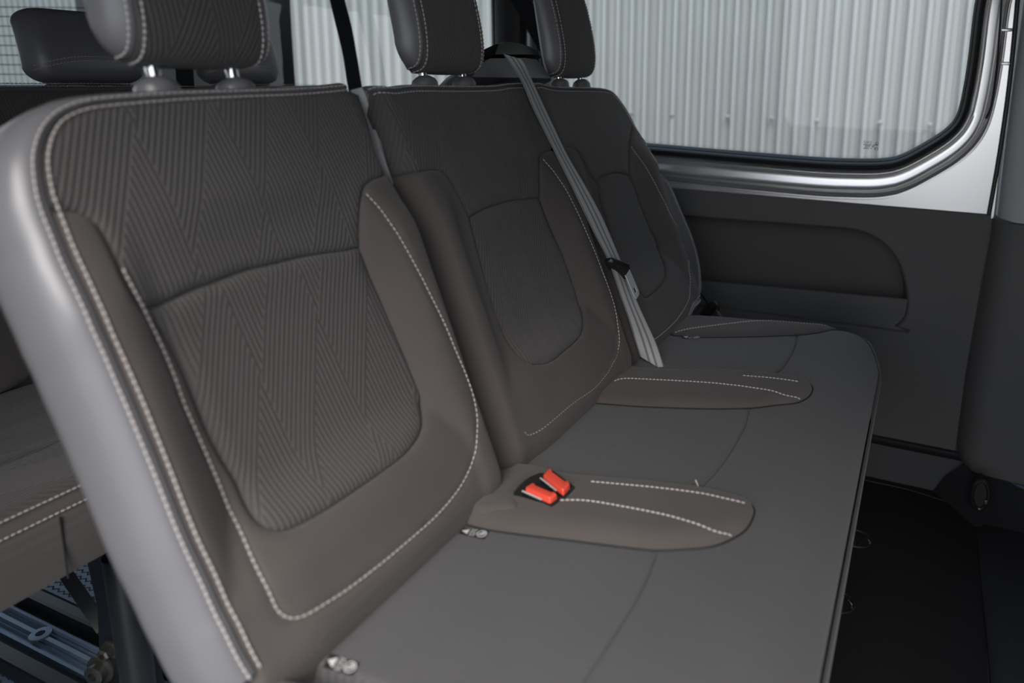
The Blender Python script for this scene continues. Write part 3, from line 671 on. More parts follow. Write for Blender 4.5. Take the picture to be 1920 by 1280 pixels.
s2path = [p for p in st2 if p[1] > -.31]+vu([(1159, 655), (1150, 680), (1135, 705), (1112, 730), (1080, 752), (1040, 785), (1015, 805), (995, 815), (987, 814), (982, 806)])
stitches('stitching', lift(cat(s2path), Sb, -.0006), nb2, r=.0009)
# seat 3
R3 = [p for p in A[iS:]]
i3 = min(range(len(R3)), key=lambda i: abs(R3[i][1]-.035) if R3[i][0] > 1.35 else 9)
ot3 = vu([(1187, 243), (1183, 262), (1182, 274), (1181, 300), (1181, 327)])
ins3_r = vu([(1181, 327), (1192, 350), (1205, 387), (1220, 425), (1235, 457), (1247, 490), (1251, 512), (1248, 527), (1235, 542), (1212, 557)])
lh3 = [p for p in lh_of(ins3_r, VC[2]) if p[0] < ins3_r[-1][0]-.03 or p[1] > -.25]
tt3[0] = lh3[-1]; mbt3[-1] = tt3[0]
tt3b = [p for p in tt3 if p[0] < ins3_r[0][0]-.02]+[ins3_r[0]]
up3 = Lc(cat(s23)[::-1], np.array(R3[1:i3]), cat([tuple(R3[i3])]+ot3[1:]), cat(tt3b[::-1])[1:], cat(mbt3)[::-1][1:])
patch('backrest_upper', up3, Sb, 'chevron_cloth', nb2, uvoff=(VC[2], 0))
rh3b = ins3_r
patch('backrest_insert', ring_insert(tt3b, rh3b, lh3), Sb, 'chevron_cloth', nb2, uvoff=(VC[2], 0), puff=.009, pw=.016)
edge3 = np.array(R3[i3:])
bot3 = [((rh3b[-1][0]*(1-t)+lh3[0][0]*t), rh3b[-1][1]*(1-t)+lh3[0][1]*t-.003*math.sin(math.pi*t)) for t in (.33, .66)]
inner3 = cat([mbt3[-1]]+lh3[::-1][1:]+bot3[::-1]+rh3b[::-1])
ub3 = Lc(cat(mbt3), inner3[1:], cat(ot3[::-1]+[tuple(R3[i3])])[1:], edge3[1:], cat([tuple(edge3[-1]), (1.45, -.455), (1.30, -.455), sep32[-1]])[1:], cat(sep32[::-1])[1:-1])
st3 = vu([(1184, 274), (1202, 300), (1222, 332), (1245, 375), (1265, 415), (1282, 457), (1292, 495), (1295, 522), (1294, 550), (1287, 572), (1267, 602), (1240, 627), (1229, 635), (1205, 650)])
patch('backrest_bolster', ub3, Sb, 'bolster_cloth', nb2, grooves=[cat(st3)], puff=.006, pw=.010)
stitches('stitching', lift(cat(st3), Sb, -.0006), nb2, r=.0009)
def off_line(L, d):
    L = np.asarray(L); t_ = np.gradient(L, axis=0); t_ /= np.linalg.norm(t_, axis=1)[:, None]+1e-12; return L+np.stack([-t_[:, 1], t_[:, 0]], 1)*d
stitches('stitching', lift(off_line(A, -.0055), Sb, .0006), nb2, r=.0009)
q = rim_rings(A, [(.0055, -.0006)])[0]
stitches('stitching', q, nb2, r=.0009)
# grey plastic filler in the gap between the two backrests
mb = MB(); gp = vu([(668, 163), (679, 178), (688, 200), (700, 240), (712, 280), (724, 312), (738, 344)])
a_, n_ = Sb(np.array([p[0] for p in gp]), np.array([p[1] for p in gp]))
P0 = a_+np.array([0, .001, 0]); wdt = np.array([.034, .024, .017, .014, .011, .008, .004])
mb.loft([[tuple(P0[i]-nb*.012), tuple(P0[i]+np.array([0, wdt[i]*.3, 0])-nb*.002), tuple(P0[i]+np.array([0, wdt[i]*.8, 0])-nb*.004), tuple(P0[i]+np.array([0, wdt[i], 0])-nb*.03)] for i in range(len(gp))], False, False)
mb.build('gap_filler', 'trim_grey', bench)

# ------------------------------------------------------------------ bench cushion
XJ, ZJ, TL = -.472, CZ-.512, math.radians(4)
XN, NR = -.127, .088
def Zc(X, Y):
    X = np.asarray(X, float); Y = np.asarray(Y, float)
    z = ZJ+math.tan(TL)*(X-XJ)
    return z-.035*sm(1.40, 1.52, Y)**1.5+.004*np.cos((Y-.80)*2*math.pi/.36)*0
def Sc(s, Y):
    s = np.asarray(s, float); Y = np.asarray(Y, float); th = np.clip((s-XN)/NR, 0, 1.7)
    Xf = np.minimum(s, XN); X = Xf+NR*np.sin(th); Z = Zc(Xf, Y)-NR*(1-np.cos(th))
    p = np.stack([X, Y, Z], 1)
    dz = (Zc(Xf, Y+.002)-Zc(Xf, Y-.002))/.004
    n = np.stack([np.sin(th)-math.tan(TL)*(th <= 0), -dz, np.cos(th)], 1); n = n/np.linalg.norm(n, axis=1)[:, None]
    return p, n
ncush = np.array([-math.sin(TL), 0, math.cos(TL)])
def xy(px, h=0.):
    return [tuple(on(x, y, (XJ, 0, ZJ+h), ncush)[:2]) for x, y in px]
cushion = MB()
# foam block under the covers
Yn, Yf = .335, 1.505
def block_ring(Y, k):
    P = [(-.56, .30), (-.56, float(Zc(-.56, Y))-.02), (XN, float(Zc(XN, Y))-.016)]
    for th in np.linspace(.3, 1.7, 6): P.append((XN+(NR-.012)*math.sin(th), float(Zc(XN, Y))-.016-(NR-.012)*(1-math.cos(th))))
    P += [(-.10, .32), (-.12, .29)]
    return [(a*k+(1-k)*-.3, Y, b_*k+(1-k)*.40) for a, b_ in P]
cushion.loft([block_ring(Yn+.006, .96)]+[block_ring(y, 1.) for y in np.linspace(Yn+.012, 1.40, 12)]+[block_ring(1.45, .985), block_ring(1.485, .955), block_ring(1.50, .90)], True, True)
cush = cushion.build('seat_cushion', 'seat_cloth', bench)
b1 = xy([(844, 978), (886, 988), (925, 996), (989, 1005), (1064, 1014), (1176, 1028), (1230, 1033), (1286, 1031), (1335, 1026), (1372, 1012), (1399, 994), (1412, 971), (1414, 956), (1405, 944), (1380, 936), (1316, 922), (1230, 911), (1155, 904), (1110, 900), (1080, 898), (1042, 890), (1020, 883), (990, 879), (964, 879), (940, 890)])
b2 = xy([(1119, 757), (1203, 763), (1319, 767), (1405, 766), (1459, 760), (1494, 756), (1516, 745), (1524, 731), (1520, 722), (1506, 715), (1453, 706), (1394, 701), (1325, 698), (1284, 699), (1237, 698), (1206, 696), (1187, 692)])
b3 = xy([(1256, 624), (1281, 631), (1334, 633), (1412, 632), (1491, 629), (1537, 624), (1559, 617), (1572, 609)])
b3 = b3+[(b3[-1][0]-.06, b3[-1][1]+.035), (-.25, 1.47), (-.35, 1.475), (-.46, 1.44)]
b0 = [(a, b_-.375) for a, b_ in b1]
bx = [(-.50, b1[0][1]-.01)]
def backext(b_, y0, y1): return [(-.53, y0)] + b_ + [(-.53, y1)]
B0 = [(-.53, .30)]+[(max(a, -.53), max(c, .338)) for a, c in b0]+[(-.53, .40)]
B1 = backext(b1, b1[0][1]-.012, b1[-1][1]+.0)
B2 = backext(b2, b2[0][1]-.01, b2[-1][1]+.01)
seamX = [xy([(1233, 1033), (1213, 1083), (1184, 1137), (1138, 1208), (1092, 1279)]), xy([(1405, 767), (1400, 787), (1391, 809), (1369, 846), (1344, 881), (1312, 915)]), xy([(1494, 629), (1492, 643), (1481, 668), (1466, 690), (1450, 704)])]
# the three rear seat panels, and one front panel that rolls over the nose
ylo = [.40, .745, 1.085]; yhi = [.69, 1.05, 1.40]
fr_back = []
for k in range(3):
    S_ = seamX[k]; S_ = sorted(S_, key=lambda p: p[1]); 
    S_ = [(S_[0][0]+.004, S_[0][1]-.06)]+S_+[(S_[-1][0]-.002, S_[-1][1]+.06)]
    y0, y1 = S_[0][1], S_[-1][1]
    if k == 2: y1 = S_[-1][1]
    O = [(-.545, y0)]+S_+[(-.545, y1)]
    O = Lc(catmull([O[0], O[1]], False, .01), cat(S_)[1:], catmull([O[-2], O[-1]], False, .01)[1:], catmull([O[-1], O[0]], False, .01)[1:-1])
    patch('seat_panel', O, Sc, 'seat_cloth', cush, puff=.006, pw=.007, sink=.014)
    fr_back.append((y0, y1, S_))
back_line = []
for k in range(3):
    y0, y1, S_ = fr_back[k]
    lo_ = y0 if k else Yn; hi_ = y1 if k < 2 else Yf
    back_line += [(x, y) for x, y in cat(S_) if lo_ <= y <= hi_]
back_line = [(back_line[0][0], Yn)]+sorted(back_line, key=lambda p: p[1])
mono = [back_line[0]]
for p in back_line[1:]:
    if p[1] > mono[-1][1]+.002: mono.append(p)
sN = XN+NR*1.2
far_line = [(-.225, Yf-.02), (-.16, Yf-.005), (-.115, Yf-.02), (-.085, Yf-.045), (-.06, Yf-.085), (sN, Yf-.14)]
front = Lc(np.array(mono), cat(far_line), catmull([(sN, Yf-.14), (sN, .9), (sN, Yn)], False, .01)[1:], catmull([(sN, Yn), (mono[0][0], Yn)], False, .01)[1:-1])
patch('front_panel', front, Sc, 'seat_cloth', cush, puff=.006, pw=.007, sink=.014)
nose = [(sN+.002, y) for y in np.linspace(Yn, Yf-.14, 90)]+[(x+.002, y) for x, y in cat(far_line)[::-1]]
mb = MB(); mb.tube(lift(nose, Sc, .001), .0022, 8); mb.build('piping', 'piping_cord', cush)
mb = MB(); rings = []
for dx, dz in ((.001, -.002), (.004, -.02), (.002, -.05), (-.004, -.09), (-.02, -.12)):
    p = lift([(sN, y) for y in np.linspace(Yn, Yf-.12, 60)], Sc, 0); rings.append([tuple(q+np.array([dx, 0, dz])) for q in p])
mb.loft(rings, False, False); mb.build('valance', 'bolster_cloth', cush)
for O, hgt, st_, mm, hole in ((B0, .020, [(1042-0, 939)], 'bolster_cloth', None), (B1, .020, None, 'bolster_cloth', 1), (B2, .018, None, 'bolster_cloth', None), (b3, .012, None, 'bolster_cloth', None)):
    loop = catmull(O, True, .006)
    hs = []
    pp, n_ = Sc(loop[:, 0], loop[:, 1]); mb = MB(); mb.tube(pp+n_*.0006, .0013, 6, closed=True); mb.build('seam', 'label_black', cush)
    if hole:
        well = xy([(964, 926), (983, 902), (1004, 889), (1024, 887), (1070, 907), (1070, 916), (1045, 935), (1026, 944), (983, 934)], .014)
        WELL = catmull(well, True, .006); hs = [WELL]
    patch('seat_bolster', loop, Sc, mm, cush, puff=hgt, pw=.026 if hgt > .015 else .03, base=hgt-.003, sink=.006, holes=hs) if not hole else None
    if hole:
        # swell that keeps its height next to the buckle well
        def SB1(s, Y, loop=loop):
            p, n = Sc(s, Y); d = seg_dist(np.stack([s, Y], 1), loop, True); tt = np.clip(d/.026, 0, 1)
            return p+n*(.020*np.sqrt(1-(1-tt)**2)-.003)[:, None], n
        patch('seat_bolster', loop, SB1, mm, cush, puff=.002, pw=.005, sink=.006, holes=hs)
stpx = [[(1042, 939), (1099, 939), (1174, 951), (1249, 966), (1305, 982), (1342, 997), (1374, 1011)], [(1153, 715), (1172, 710), (1225, 712), (1319, 717), (1381, 723), (1437, 731), (1475, 742), (1504, 752)], [(1266, 624), (1350, 609), (1412, 602), (1469, 599), (1531, 602), (1572, 609)]]
def on_swell(px, loop, hgt, pw):
    out = []
    for q in px:
        h = hgt*.7
        for _ in range(25):
            p = np.array(xy([q], h)); d = float(seg_dist(p, loop, True)[0])*bool(inside(loop, p)[0]); t_ = min(1, d/pw); h = .7*h+.3*(hgt*math.sqrt(1-(1-t_)**2)-.003)
        out.append(tuple(p[0]))
    return out
stb = [on_swell(q, catmull(O, True, .006), hg, pw) for q, O, hg, pw in zip(stpx, (B1, B2, b3), (.020, .018, .012), (.026, .026, .03))]
def swell(L, loop, hgt, pw):
    L = np.asarray(L); p, n = Sc(L[:, 0], L[:, 1]); d = seg_dist(L, loop, True)*inside(loop, L); tt = np.clip(d/pw, 0, 1)
    return p+n*(hgt*np.sqrt(1-(1-tt)**2)-.003+.0008)[:, None]
for L, O, hgt, pw in ((stb[0], B1, .020, .026), (stb[1], B2, .018, .026), (stb[2], b3, .012, .03)):
    stitches('stitching', swell(cat(L), catmull(O, True, .006), hgt, pw), cush, r=.0011)
for px, O, hgt in (([(1110, 901), (1155, 905), (1230, 912), (1316, 923), (1380, 937), (1405, 944)], B1, .02), ([(1394, 702), (1453, 707), (1500, 714)], B2, .018)):
    lp = catmull(O, True, .006); stitches('stitching', swell(cat(on_swell([(x, y+2.5) for x, y in px], lp, hgt, .026)), lp, hgt, .026), cush, r=.0010)
# loose thread end standing up from the seam
p0 = np.append(xy([(1310, 921)])[0], 0); p0[2] = float(Zc(p0[0], p0[1]))+.001
mb = MB(); mb.tube([p0, p0+np.array([-.002, .002, .006]), p0+np.array([-.006, .004, .011])], .0009, 6); mb.build('loose_thread', 'thread', cush)
# buckle well lining
mb = MB(); p, n = Sc(WELL[:, 0], WELL[:, 1]); cen = p.mean(0)
mb.loft([[tuple(q+np.array([0, 0, .014])) for q in p], [tuple(q+np.array([0, 0, -.01])) for q in p], [tuple(cen+(q-cen)*.85+np.array([0, 0, -.05])) for q in p]], True, True); mb.build('buckle_well', 'label_black', cush)
# fabric tongue behind the well
fl = xy([(884, 950), (905, 932), (935, 925), (958, 932), (973, 943), (966, 955), (935, 956), (900, 958)], .016)
patch('cushion_flap', catmull(fl, True, .005), lambda s, Y: ((lambda pn: (pn[0]+np.array([0, 0, .015])[None], pn[1]))(Sc(s, Y))), 'bolster_cloth', cush, puff=.008, pw=.012, base=.006, sink=.012)
# bench feet
for x in (-.45, -.16):
    for y in (.46, 1.36):
        mb = MB(); mb.loft([[(x-.02, y-.015, z), (x+.02, y-.015, z), (x+.02, y+.015, z), (x-.02, y+.015, z)] for z in (0, .31)], True, True); mb.build('leg', 'black_metal', bench, smooth=False, bevel=.003)
for y in (.46, 1.36):
    mb = MB(); mb.box((-.3, y, .295), (.42, .05, .025)); mb.build('seat_frame', 'black_metal', bench, smooth=False, bevel=.003)

# ------------------------------------------------------------------ small printed tags on the cushion
def tag_label(c0, c1, c2, c3, root):
    """black woven tag: corners in order along its length (arrow end first)"""
    P = [np.array(list(q)+[0.]) for q in xy([c0, c1, c2, c3])]
    def at(a, b_, h=.0008):
        p = (P[0]*(1-a)+P[1]*a)*(1-b_)+(P[3]*(1-a)+P[2]*a)*b_; p[2] = float(Zc(p[0], p[1]))+h; return p
    mb = MB(); n = 6; V = [at(i/n, j/n) for i in range(n+1) for j in range(n+1)]
    mb.add(V, [(i*(n+1)+j, (i+1)*(n+1)+j, (i+1)*(n+1)+j+1, i*(n+1)+j+1) for i in range(n) for j in range(n)]); o = mb.build('tag', 'label_black', root, smooth=False)
    o['label'] = 'black tag with white arrow, lettering and child symbol'
    mb = MB(); mb.add([at(.04, .5, .0014), at(.30, .12, .0014), at(.30, .88, .0014)], [(0, 1, 2)])
    cu = bpy.data.curves.new('t', 'FONT'); cu.body = 'ISOFIX'; cu.size = 1; tmp = bpy.data.objects.new('t', cu); col.objects.link(tmp)
    me = tmp.evaluated_get(bpy.context.evaluated_depsgraph_get()).to_mesh(); xs = [v.co.x for v in me.vertices]; w_ = max(xs)
    mb.add([at(.36+.22*(.72-v.co.y)/.72, .02+.96*v.co.x/w_, .0014) for v in me.vertices], [tuple(p.vertices) for p in me.polygons]); bpy.data.objects.remove(tmp)
    n = 24; ring = [at(.80+.185*k*math.cos(t), .5+.42*k*math.sin(t), .0014) for k in (1, .8) for t in np.linspace(0, 2*math.pi, n, endpoint=False)]
    mb.add(ring, [(i, (i+1) % n, n+(i+1) % n, n+i) for i in range(n)])
    # simple seated-child silhouette inside the ring
    for (a, b_, r) in ((.745, .42, .055), (.80, .46, .075), (.85, .55, .075), (.83, .68, .05)):
        mb.add([at(a+r*math.cos(t), b_+r*1.9*math.sin(t), .0015) for t in np.linspace(0, 2*math.pi, 12, endpoint=False)], [tuple(range(12))])
    mb.build('tag_print', 'label_white', root, smooth=False)
tag_label((605, 1252), (660, 1268), (675, 1244), (620, 1226), cush)
tag_label((860, 1001), (908, 1012), (918, 996), (867, 991), cush)
tag_label((1277, 635), (1310, 636), (1314, 630), (1283, 629), cush)

# ------------------------------------------------------------------ headrests
def headrest(parent, base, ang, W, Fw, hgt, thk, mf, ms, name='headrest', rows=True, bottom_seam=False, postgap=.055, postlen=.05, r_st=.0010, thread='thread'):
    """pillow headrest: base = point under its middle where the posts enter; axes tilted by ang"""
    a = math.radians(ang); hu = np.array([-math.sin(a), 0, math.cos(a)]); hn = np.array([math.cos(a), 0, math.sin(a)]); hv = np.array([0, 1., 0])
    c = np.asarray(base, float)+hu*(postlen+hgt/2)
    NT = 56
    def sect(k, bul=0.):
        out = []
        for t in np.linspace(0, 2*math.pi, NT, endpoint=False):
            ct, st = math.cos(t), math.sin(t); e = 2/3.4
            n_ = thk/2*math.copysign(abs(ct)**e, ct); u_ = hgt/2*math.copysign(abs(st)**e, st)
            n_ *= 1-.16*u_/(hgt/2)                      # thinner towards the top
            n_ += .006*(1-(u_/(hgt/2))**2)*(1 if n_ > 0 else 0)
            out.append((n_*k, u_*(.55+.45*k)))
        return out
    P = lambda v, q: tuple(c+hv*v*(1-.34*min(1, max(0, -q[0]/(thk/2)))**.8)+hn*q[0]+hu*q[1])
    def sc(v):
        x = max(0, (abs(v)-Fw*.75)/(W-Fw*.75)); return max(.05, (1-x**2.4)**(1/2.0))
    st = lambda lo, hi, n: np.linspace(lo, hi, n)
    eps = .0015
    mb = MB(); vs_ = [-Fw]+list(st(-Fw+eps, Fw-eps, 15))+[Fw]
    mb.loft([[P(v, (q[0]*(.965 if rows and abs(v) > Fw-eps/2 else 1), q[1]*(.985 if rows and abs(v) > Fw-eps/2 else 1))) for q in sect(sc(v)*(1+.02*math.cos(v/Fw*math.pi/2)))] for v in vs_], True, True)
    ho = mb.build(name, mf, parent, ang=60)
    l = ho.data.uv_layers.new(name='UVMap')
    for lp in ho.data.loops:
        co = np.array(ho.data.vertices[lp.vertex_index].co); d = co-c; l.data[lp.index].uv = (d@hv, d@hu)
    for s_ in (-1, 1):
        mb = MB(); vs_ = [Fw, Fw+eps]+list(Fw+eps+(W-Fw-eps)*(np.sin(st(0, math.pi/2, 14)[1:])))
        mb.loft([[P(s_*v, (q[0]*(.965 if rows and v <= Fw else 1), q[1]*(.985 if rows and v <= Fw else 1))) for q in sect(sc(v))] for v in vs_], True, True)
        mb.build('side_cover', ms, ho, ang=60)
        if rows:
            for dv in (-.0055, .0055):
                q = sect(sc(Fw+dv)*1.004); ring = [np.array(P(s_*(Fw+dv), (x*1.006, y*1.003))) for x, y in q]; ring.append(ring[0])
                stitches('stitching', catmull(ring, False, .002), ho, r=r_st, m=thread)
    if bottom_seam:
        for du in (.018, .026):
            pts = []
            for v in np.linspace(-W*.93, W*.93, 40):
                q = sect(sc(v)); fr_ = [x for x in q if x[0] > 0]; u0 = -hgt/2+du+.020*(1-(v/W)**2)
                j = min(fr_, key=lambda x: abs(x[1]-u0)); pts.append(np.array(P(v, (j[0]+.0012, u0))))
            stitches('stitching', pts, ho, r=.0008, m=thread)
    for s_ in (-1, 1):
        b_ = np.asarray(base)+hv*s_*postgap
        mb = MB(); mb.tube([b_-hu*.03, b_+hu*(postlen+.02)], .0062, 14); mb.build('post', 'chrome', ho)
        mb = MB(); mb.lathe([(.0, -.01), (.019, -.01), (.019, .001), (.0165, .006), (.011, .010), (.0078, .0115), (.0, .0115)], b_-hu*.002, hu, 24); mb.build('post_sleeve', 'vinyl' if ms else 'vinyl', ho)
    return ho
def hr_base(x, y, n): 
    p = on(x, y, P1+nb*n, nb); return p
headrest(bench, hr_base(371, 163, -.030), 11, .090, .068, .20, .060, 'chevron_cloth', 'vinyl', postgap=.042, postlen=.020, r_st=.0013)
headrest(bench, hr_base(834, 155, -.030), 11, .096, .072, .20, .058, 'chevron_cloth', 'vinyl', postgap=.048, postlen=.014)
headrest(bench, hr_base(1070, 157, -.030), 11, .096, .072, .20, .058, 'chevron_cloth', 'vinyl', postgap=.048, postlen=.013)

# ------------------------------------------------------------------ shoulder belt outlet on top of the double backrest
pl = P1-nb*.06
ol = [on(x, y, pl, nb) for x, y in ((846, 160), (858, 143), (872, 128), (886, 121), (960, 119), (984, 122), (998, 138), (1014, 160))]
mb = MB()
cs = [np.array(p) for p in ol]; cc = sum(cs)/len(cs)
mb.loft([[tuple(cc+(p-cc)*k+nb*dn) for p in cs] for k, dn in ((.90, .034), (1.0, .024), (1.02, -.02), (.95, -.045))], True, True)
bg_ = mb.build('belt_outlet', 'vinyl', bench, ang=35)
ol = [on(x, y, pl, nb) for x, y in ((890, 118), (898, 97), (915, 92), (940, 95), (962, 101), (978, 110), (986, 121), (975, 117), (960, 117))]
cs = [np.array(p) for p in ol]; cc = sum(cs)/len(cs); mb = MB()
mb.loft([[tuple(cc+(p-cc)*k+nb*dn) for p in cs] for k, dn in ((.93, .040), (1.0, .034), (1.0, -.03), (.95, -.04))], True, True)
mb.build('outlet_cap', 'black_plastic', bg_, ang=35)

# ------------------------------------------------------------------ seat belts
def ribbon(mb, Lf, Rt, thick=.0012, n=60, cols=7):
    Lf, Rt = resample3(Lf, n), resample3(Rt, n)
    top, uv_ = [], []
    for i in range(n):
        for j in range(cols):
            a = j/(cols-1); top.append(Lf[i]*(1-a)+Rt[i]*a); uv_.append((a*.98+.01, i/n))
    d = np.gradient(Lf, axis=0); wv_ = Rt-Lf; nn = np.cross(d, wv_); nn /= np.linalg.norm(nn, axis=1)[:, None]+1e-12
    bot = [p-nn[i//cols]*thick for i, p in enumerate(top)]
    F = [(i*cols+j, i*cols+j+1, (i+1)*cols+j+1, (i+1)*cols+j) for i in range(n-1) for j in range(cols-1)]
    N = n*cols; G = [tuple(N+k for k in f)[::-1] for f in F]
    E_ = [(i*cols, (i+1)*cols, N+(i+1)*cols, N+i*cols) for i in range(n-1)]+[(i*cols+cols-1, N+i*cols+cols-1, N+(i+1)*cols+cols-1, (i+1)*cols+cols-1) for i in range(n-1)]
    mb.add(top+bot, F+G+E_, uv_+uv_); return mb
def resample3(L, n):
    P = catmull(L, False, .006); s = np.concatenate([[0], np.cumsum(np.linalg.norm(np.diff(P, axis=0), axis=1))]); q = np.linspace(0, s[-1], n)
    return np.stack([np.interp(q, s, P[:, k]) for k in range(3)], 1)
def far_point(px, A, dist):
    """point on the sight line of px that lies dist from A, on the far side"""
    d = ray(*px); oc = CAM-A; a = d@d; b_ = 2*d@oc; c = oc@oc-dist**2; disc = b_*b_-4*a*c
    t_ = (-b_+math.sqrt(disc))/(2*a) if disc > 0 else -b_/(2*a); return CAM+d*t_
lpx = [(944, 101), (952, 111), (960, 123), (979, 153), (999, 200), (1022, 247), (1052, 307), (1090, 385), (1115, 437), (1143, 492), (1165, 557), (1180, 600), (1192, 642), (1200, 668)]
rpx = [(978, 111), (982, 116), (986, 122), (998, 150), (1021, 200), (1040, 240), (1065, 292), (1100, 352), (1132, 412), (1166, 492), (1195, 565), (1213, 605), (1232, 647), (1248, 697)]
lift_n = [.0, .0, .0, .012, .022, .034, .048, .058, .060, .058, .052, .045, .036, .026]
Lf, Rt = [], []
for (a, b_, h) in zip(lpx, rpx, lift_n):
    A_ = on(*a, P1+nb*h, nb); Lf.append(A_); Rt.append(far_point(b_, A_, .050))
root = thing('seat_belt', 'grey seat belt hanging from the backrest top over the middle place', 'seat belt', tuple(Lf[-1]))
mb = MB(); ribbon(mb, Lf, Rt); mb.build('webbing', 'webbing', root)
# tongue
Lr, Rr = resample3(Lf, 60), resample3(Rt, 60)
ti = min(range(60), key=lambda i: abs((PY-FPX*((Lr[i]-CAM)@UV_)/((Lr[i]-CAM)@FV))-490))
pc = (Lr[ti]+Rr[ti])/2; wd = Rr[ti]-Lr[ti]; wd /= np.linalg.norm(wd); dn = (Lr[ti+2]+Rr[ti+2])/2-pc; dn /= np.linalg.norm(dn); nrm = np.cross(dn, wd); nrm = nrm if nrm@(CAM-pc) > 0 else -nrm
sh = [(-.034, .010), (-.030, .017), (-.012, .015), (.012, .015), (.030, .010), (.036, .002), (.034, -.010), (.026, -.016), (.010, -.012), (-.010, -.006), (-.030, .000)]
sh = [(-.034, -.004), (-.030, -.010), (.028, -.011), (.036, -.006), (.034, .004), (.022, .020), (.006, .022), (-.006, .012), (-.030, .008), (-.034, .002)]
mb = MB(); mb.loft([[tuple(pc+wd*a*k+dn*b_*k+nrm*h) for a, b_ in sh] for k, h in ((.94, -.009), (1., -.005), (1., .006), (.90, .011))], True, True); mb.build('tongue_grip', 'black_plastic', root, ang=35)
mb = MB(); mb.tube([pc+wd*-.030+dn*-.004+nrm*.009, pc+wd*.026+dn*-.006+nrm*.010], .0045, 8); mb.build('slot_bar', 'black_plastic', root)
c2 = pc+wd*.014+dn*.013+nrm*.010; dd = dn*.93+wd*.12; dd /= np.linalg.norm(dd); ww = np.cross(dd, nrm); ww /= np.linalg.norm(ww)
tg = [(-.012, -.004), (-.012, .040), (-.008, .046), (.008, .046), (.012, .040), (.012, -.004)]; hl = [(-.005, .027), (-.005, .038), (.005, .038), (.005, .027)]
mb = MB()
for h in (.0012, -.0012): fill(mb, tg, [hl], lambda a, b_, h=h: tuple(c2+ww*a+dd*b_+nrm*h))
for lp in (tg, hl): mb.loft([[tuple(c2+ww*a+dd*b_+nrm*h) for a, b_ in lp] for h in (.0012, -.0012)], True, False)
mb.build('tongue_plate', 'steel', root, ang=30)

def strap(name, label, lp, rp, plane, m='webbing_black'):
    A_ = [on(x, y, *plane) for x, y in lp]; B_ = [on(x, y, *plane) for x, y in rp]
    r_ = thing(name, label, 'seat belt', tuple(A_[-1])); mb = MB(); ribbon(mb, A_, B_, n=24); mb.build('webbing', m, r_)
    return r_
sb = strap('seat_belt', 'black seat belt slanting behind the gap between near and middle headrests', [(612, -30), (618, 0), (630, 50), (643, 105), (653, 170), (672, 260), (705, 420)], [(640, -30), (646, 0), (659, 50), (669, 105), (680, 170), (699, 260), (732, 420)], ((0, 1.70, 0), (0, 1, 0)))
sb = strap('seat_belt', 'black seat belt crossing the pillar next to the far headrest', [(935, -40), (957, 0), (972, 26), (997, 72), (1040, 140)], [(980, -40), (996, 0), (1009, 26), (1030, 72), (1060, 140)], ((0, 1.70, 0), (0, 1, 0)))
sb = strap('seat_belt', 'black seat belt behind the posts of the near headrest', [(322, 60), (328, 110), (335, 215)], [(355, 60), (361, 110), (368, 215)], ((-1.515, 0, 0), (1, 0, 0)))

# lap belt anchor by the far end of the bench
root = thing('belt_stalk', 'dark belt buckle stalk between far cushion and wall trim', 'belt buckle', tuple(onY(1330, 590, 1.62)))
q = lambda x, y, Y=1.60: onY(x, y, Y)
mb = MB(); mb.tube([q(1300, 618), q(1318, 596), q(1330, 580), q(1340, 572)], [.012, .013, .016, .012], 8); mb.build('buckle_body', 'black_plastic', root)
mb = MB(); mb.tube(catmull([q(1312, 548), q(1322, 560), q(1330, 570), q(1340, 566), q(1347, 575), q(1343, 588)], False, .004), .0032, 8); mb.build('anchor_loop', 'black_metal', root)
mb = MB(); mb.tube([q(1342, 580), q(1352, 596), q(1358, 606)], .005, 8); mb.build('anchor_arm', 'dull_steel', root)

# ------------------------------------------------------------------ buckles in the cushion well
def buckle(label, quad, hb):
    Q = [np.array(on(x, y, (XJ, 0, ZJ+hb), ncush)) for x, y in quad]    # left, top, right, bottom
    c = sum(Q)/4; L_ = (Q[3]-Q[0]+Q[2]-Q[1])/2; Wd = (Q[1]-Q[0]+Q[2]-Q[3])/2; n_ = ncush
    r_ = thing('belt_buckle', label, 'belt buckle', tuple(c-n_*.04), 'red topped buckles in the cushion well')
    P = lambda a, b_, h: tuple(c+L_*a+Wd*b_+n_*h)
    mb = MB(); body = [(-.60, -.62), (.60, -.62), (.60, .9), (-.60, .9)]
    mb.loft([[P(a*k, b_*k, h) for a, b_ in body] for k, h in ((.9, -.04), (1., -.02), (1., -.004), (.97, -.001))], True, True); mb.build('buckle_body', 'black_plastic', r_, bevel=.0015)
    prof_ = [(-.5, -.42), (-.46, -.5), (.46, -.5), (.5, -.42), (.5, .42), (.40, .5), (.34, .30), (-.34, .30), (-.42, .5), (-.5, .42)]
    mb = MB(); mb.loft([[P(a*k, b_*k, h) for a, b_ in prof_] for k, h in ((1., -.010), (1., .004), (.93, .0065))], True, True); mb.build('release_button', 'red_plastic', r_, bevel=.0006)
    mb = MB(); mb.tube([P(-.58, -.60, .001), P(.2, -.62, .001)], .0011, 6); mb.build('bright_edge', 'steel', r_)
buckle('red topped belt buckle nearer the middle place, upper of the pair', [(1019, 899), (1030, 884), (1071, 914), (1055, 927)], .020)
buckle('red topped belt buckle nearer the near place, lower of the pair', [(984, 922), (999, 913), (1045, 933), (1032, 943)], .020)

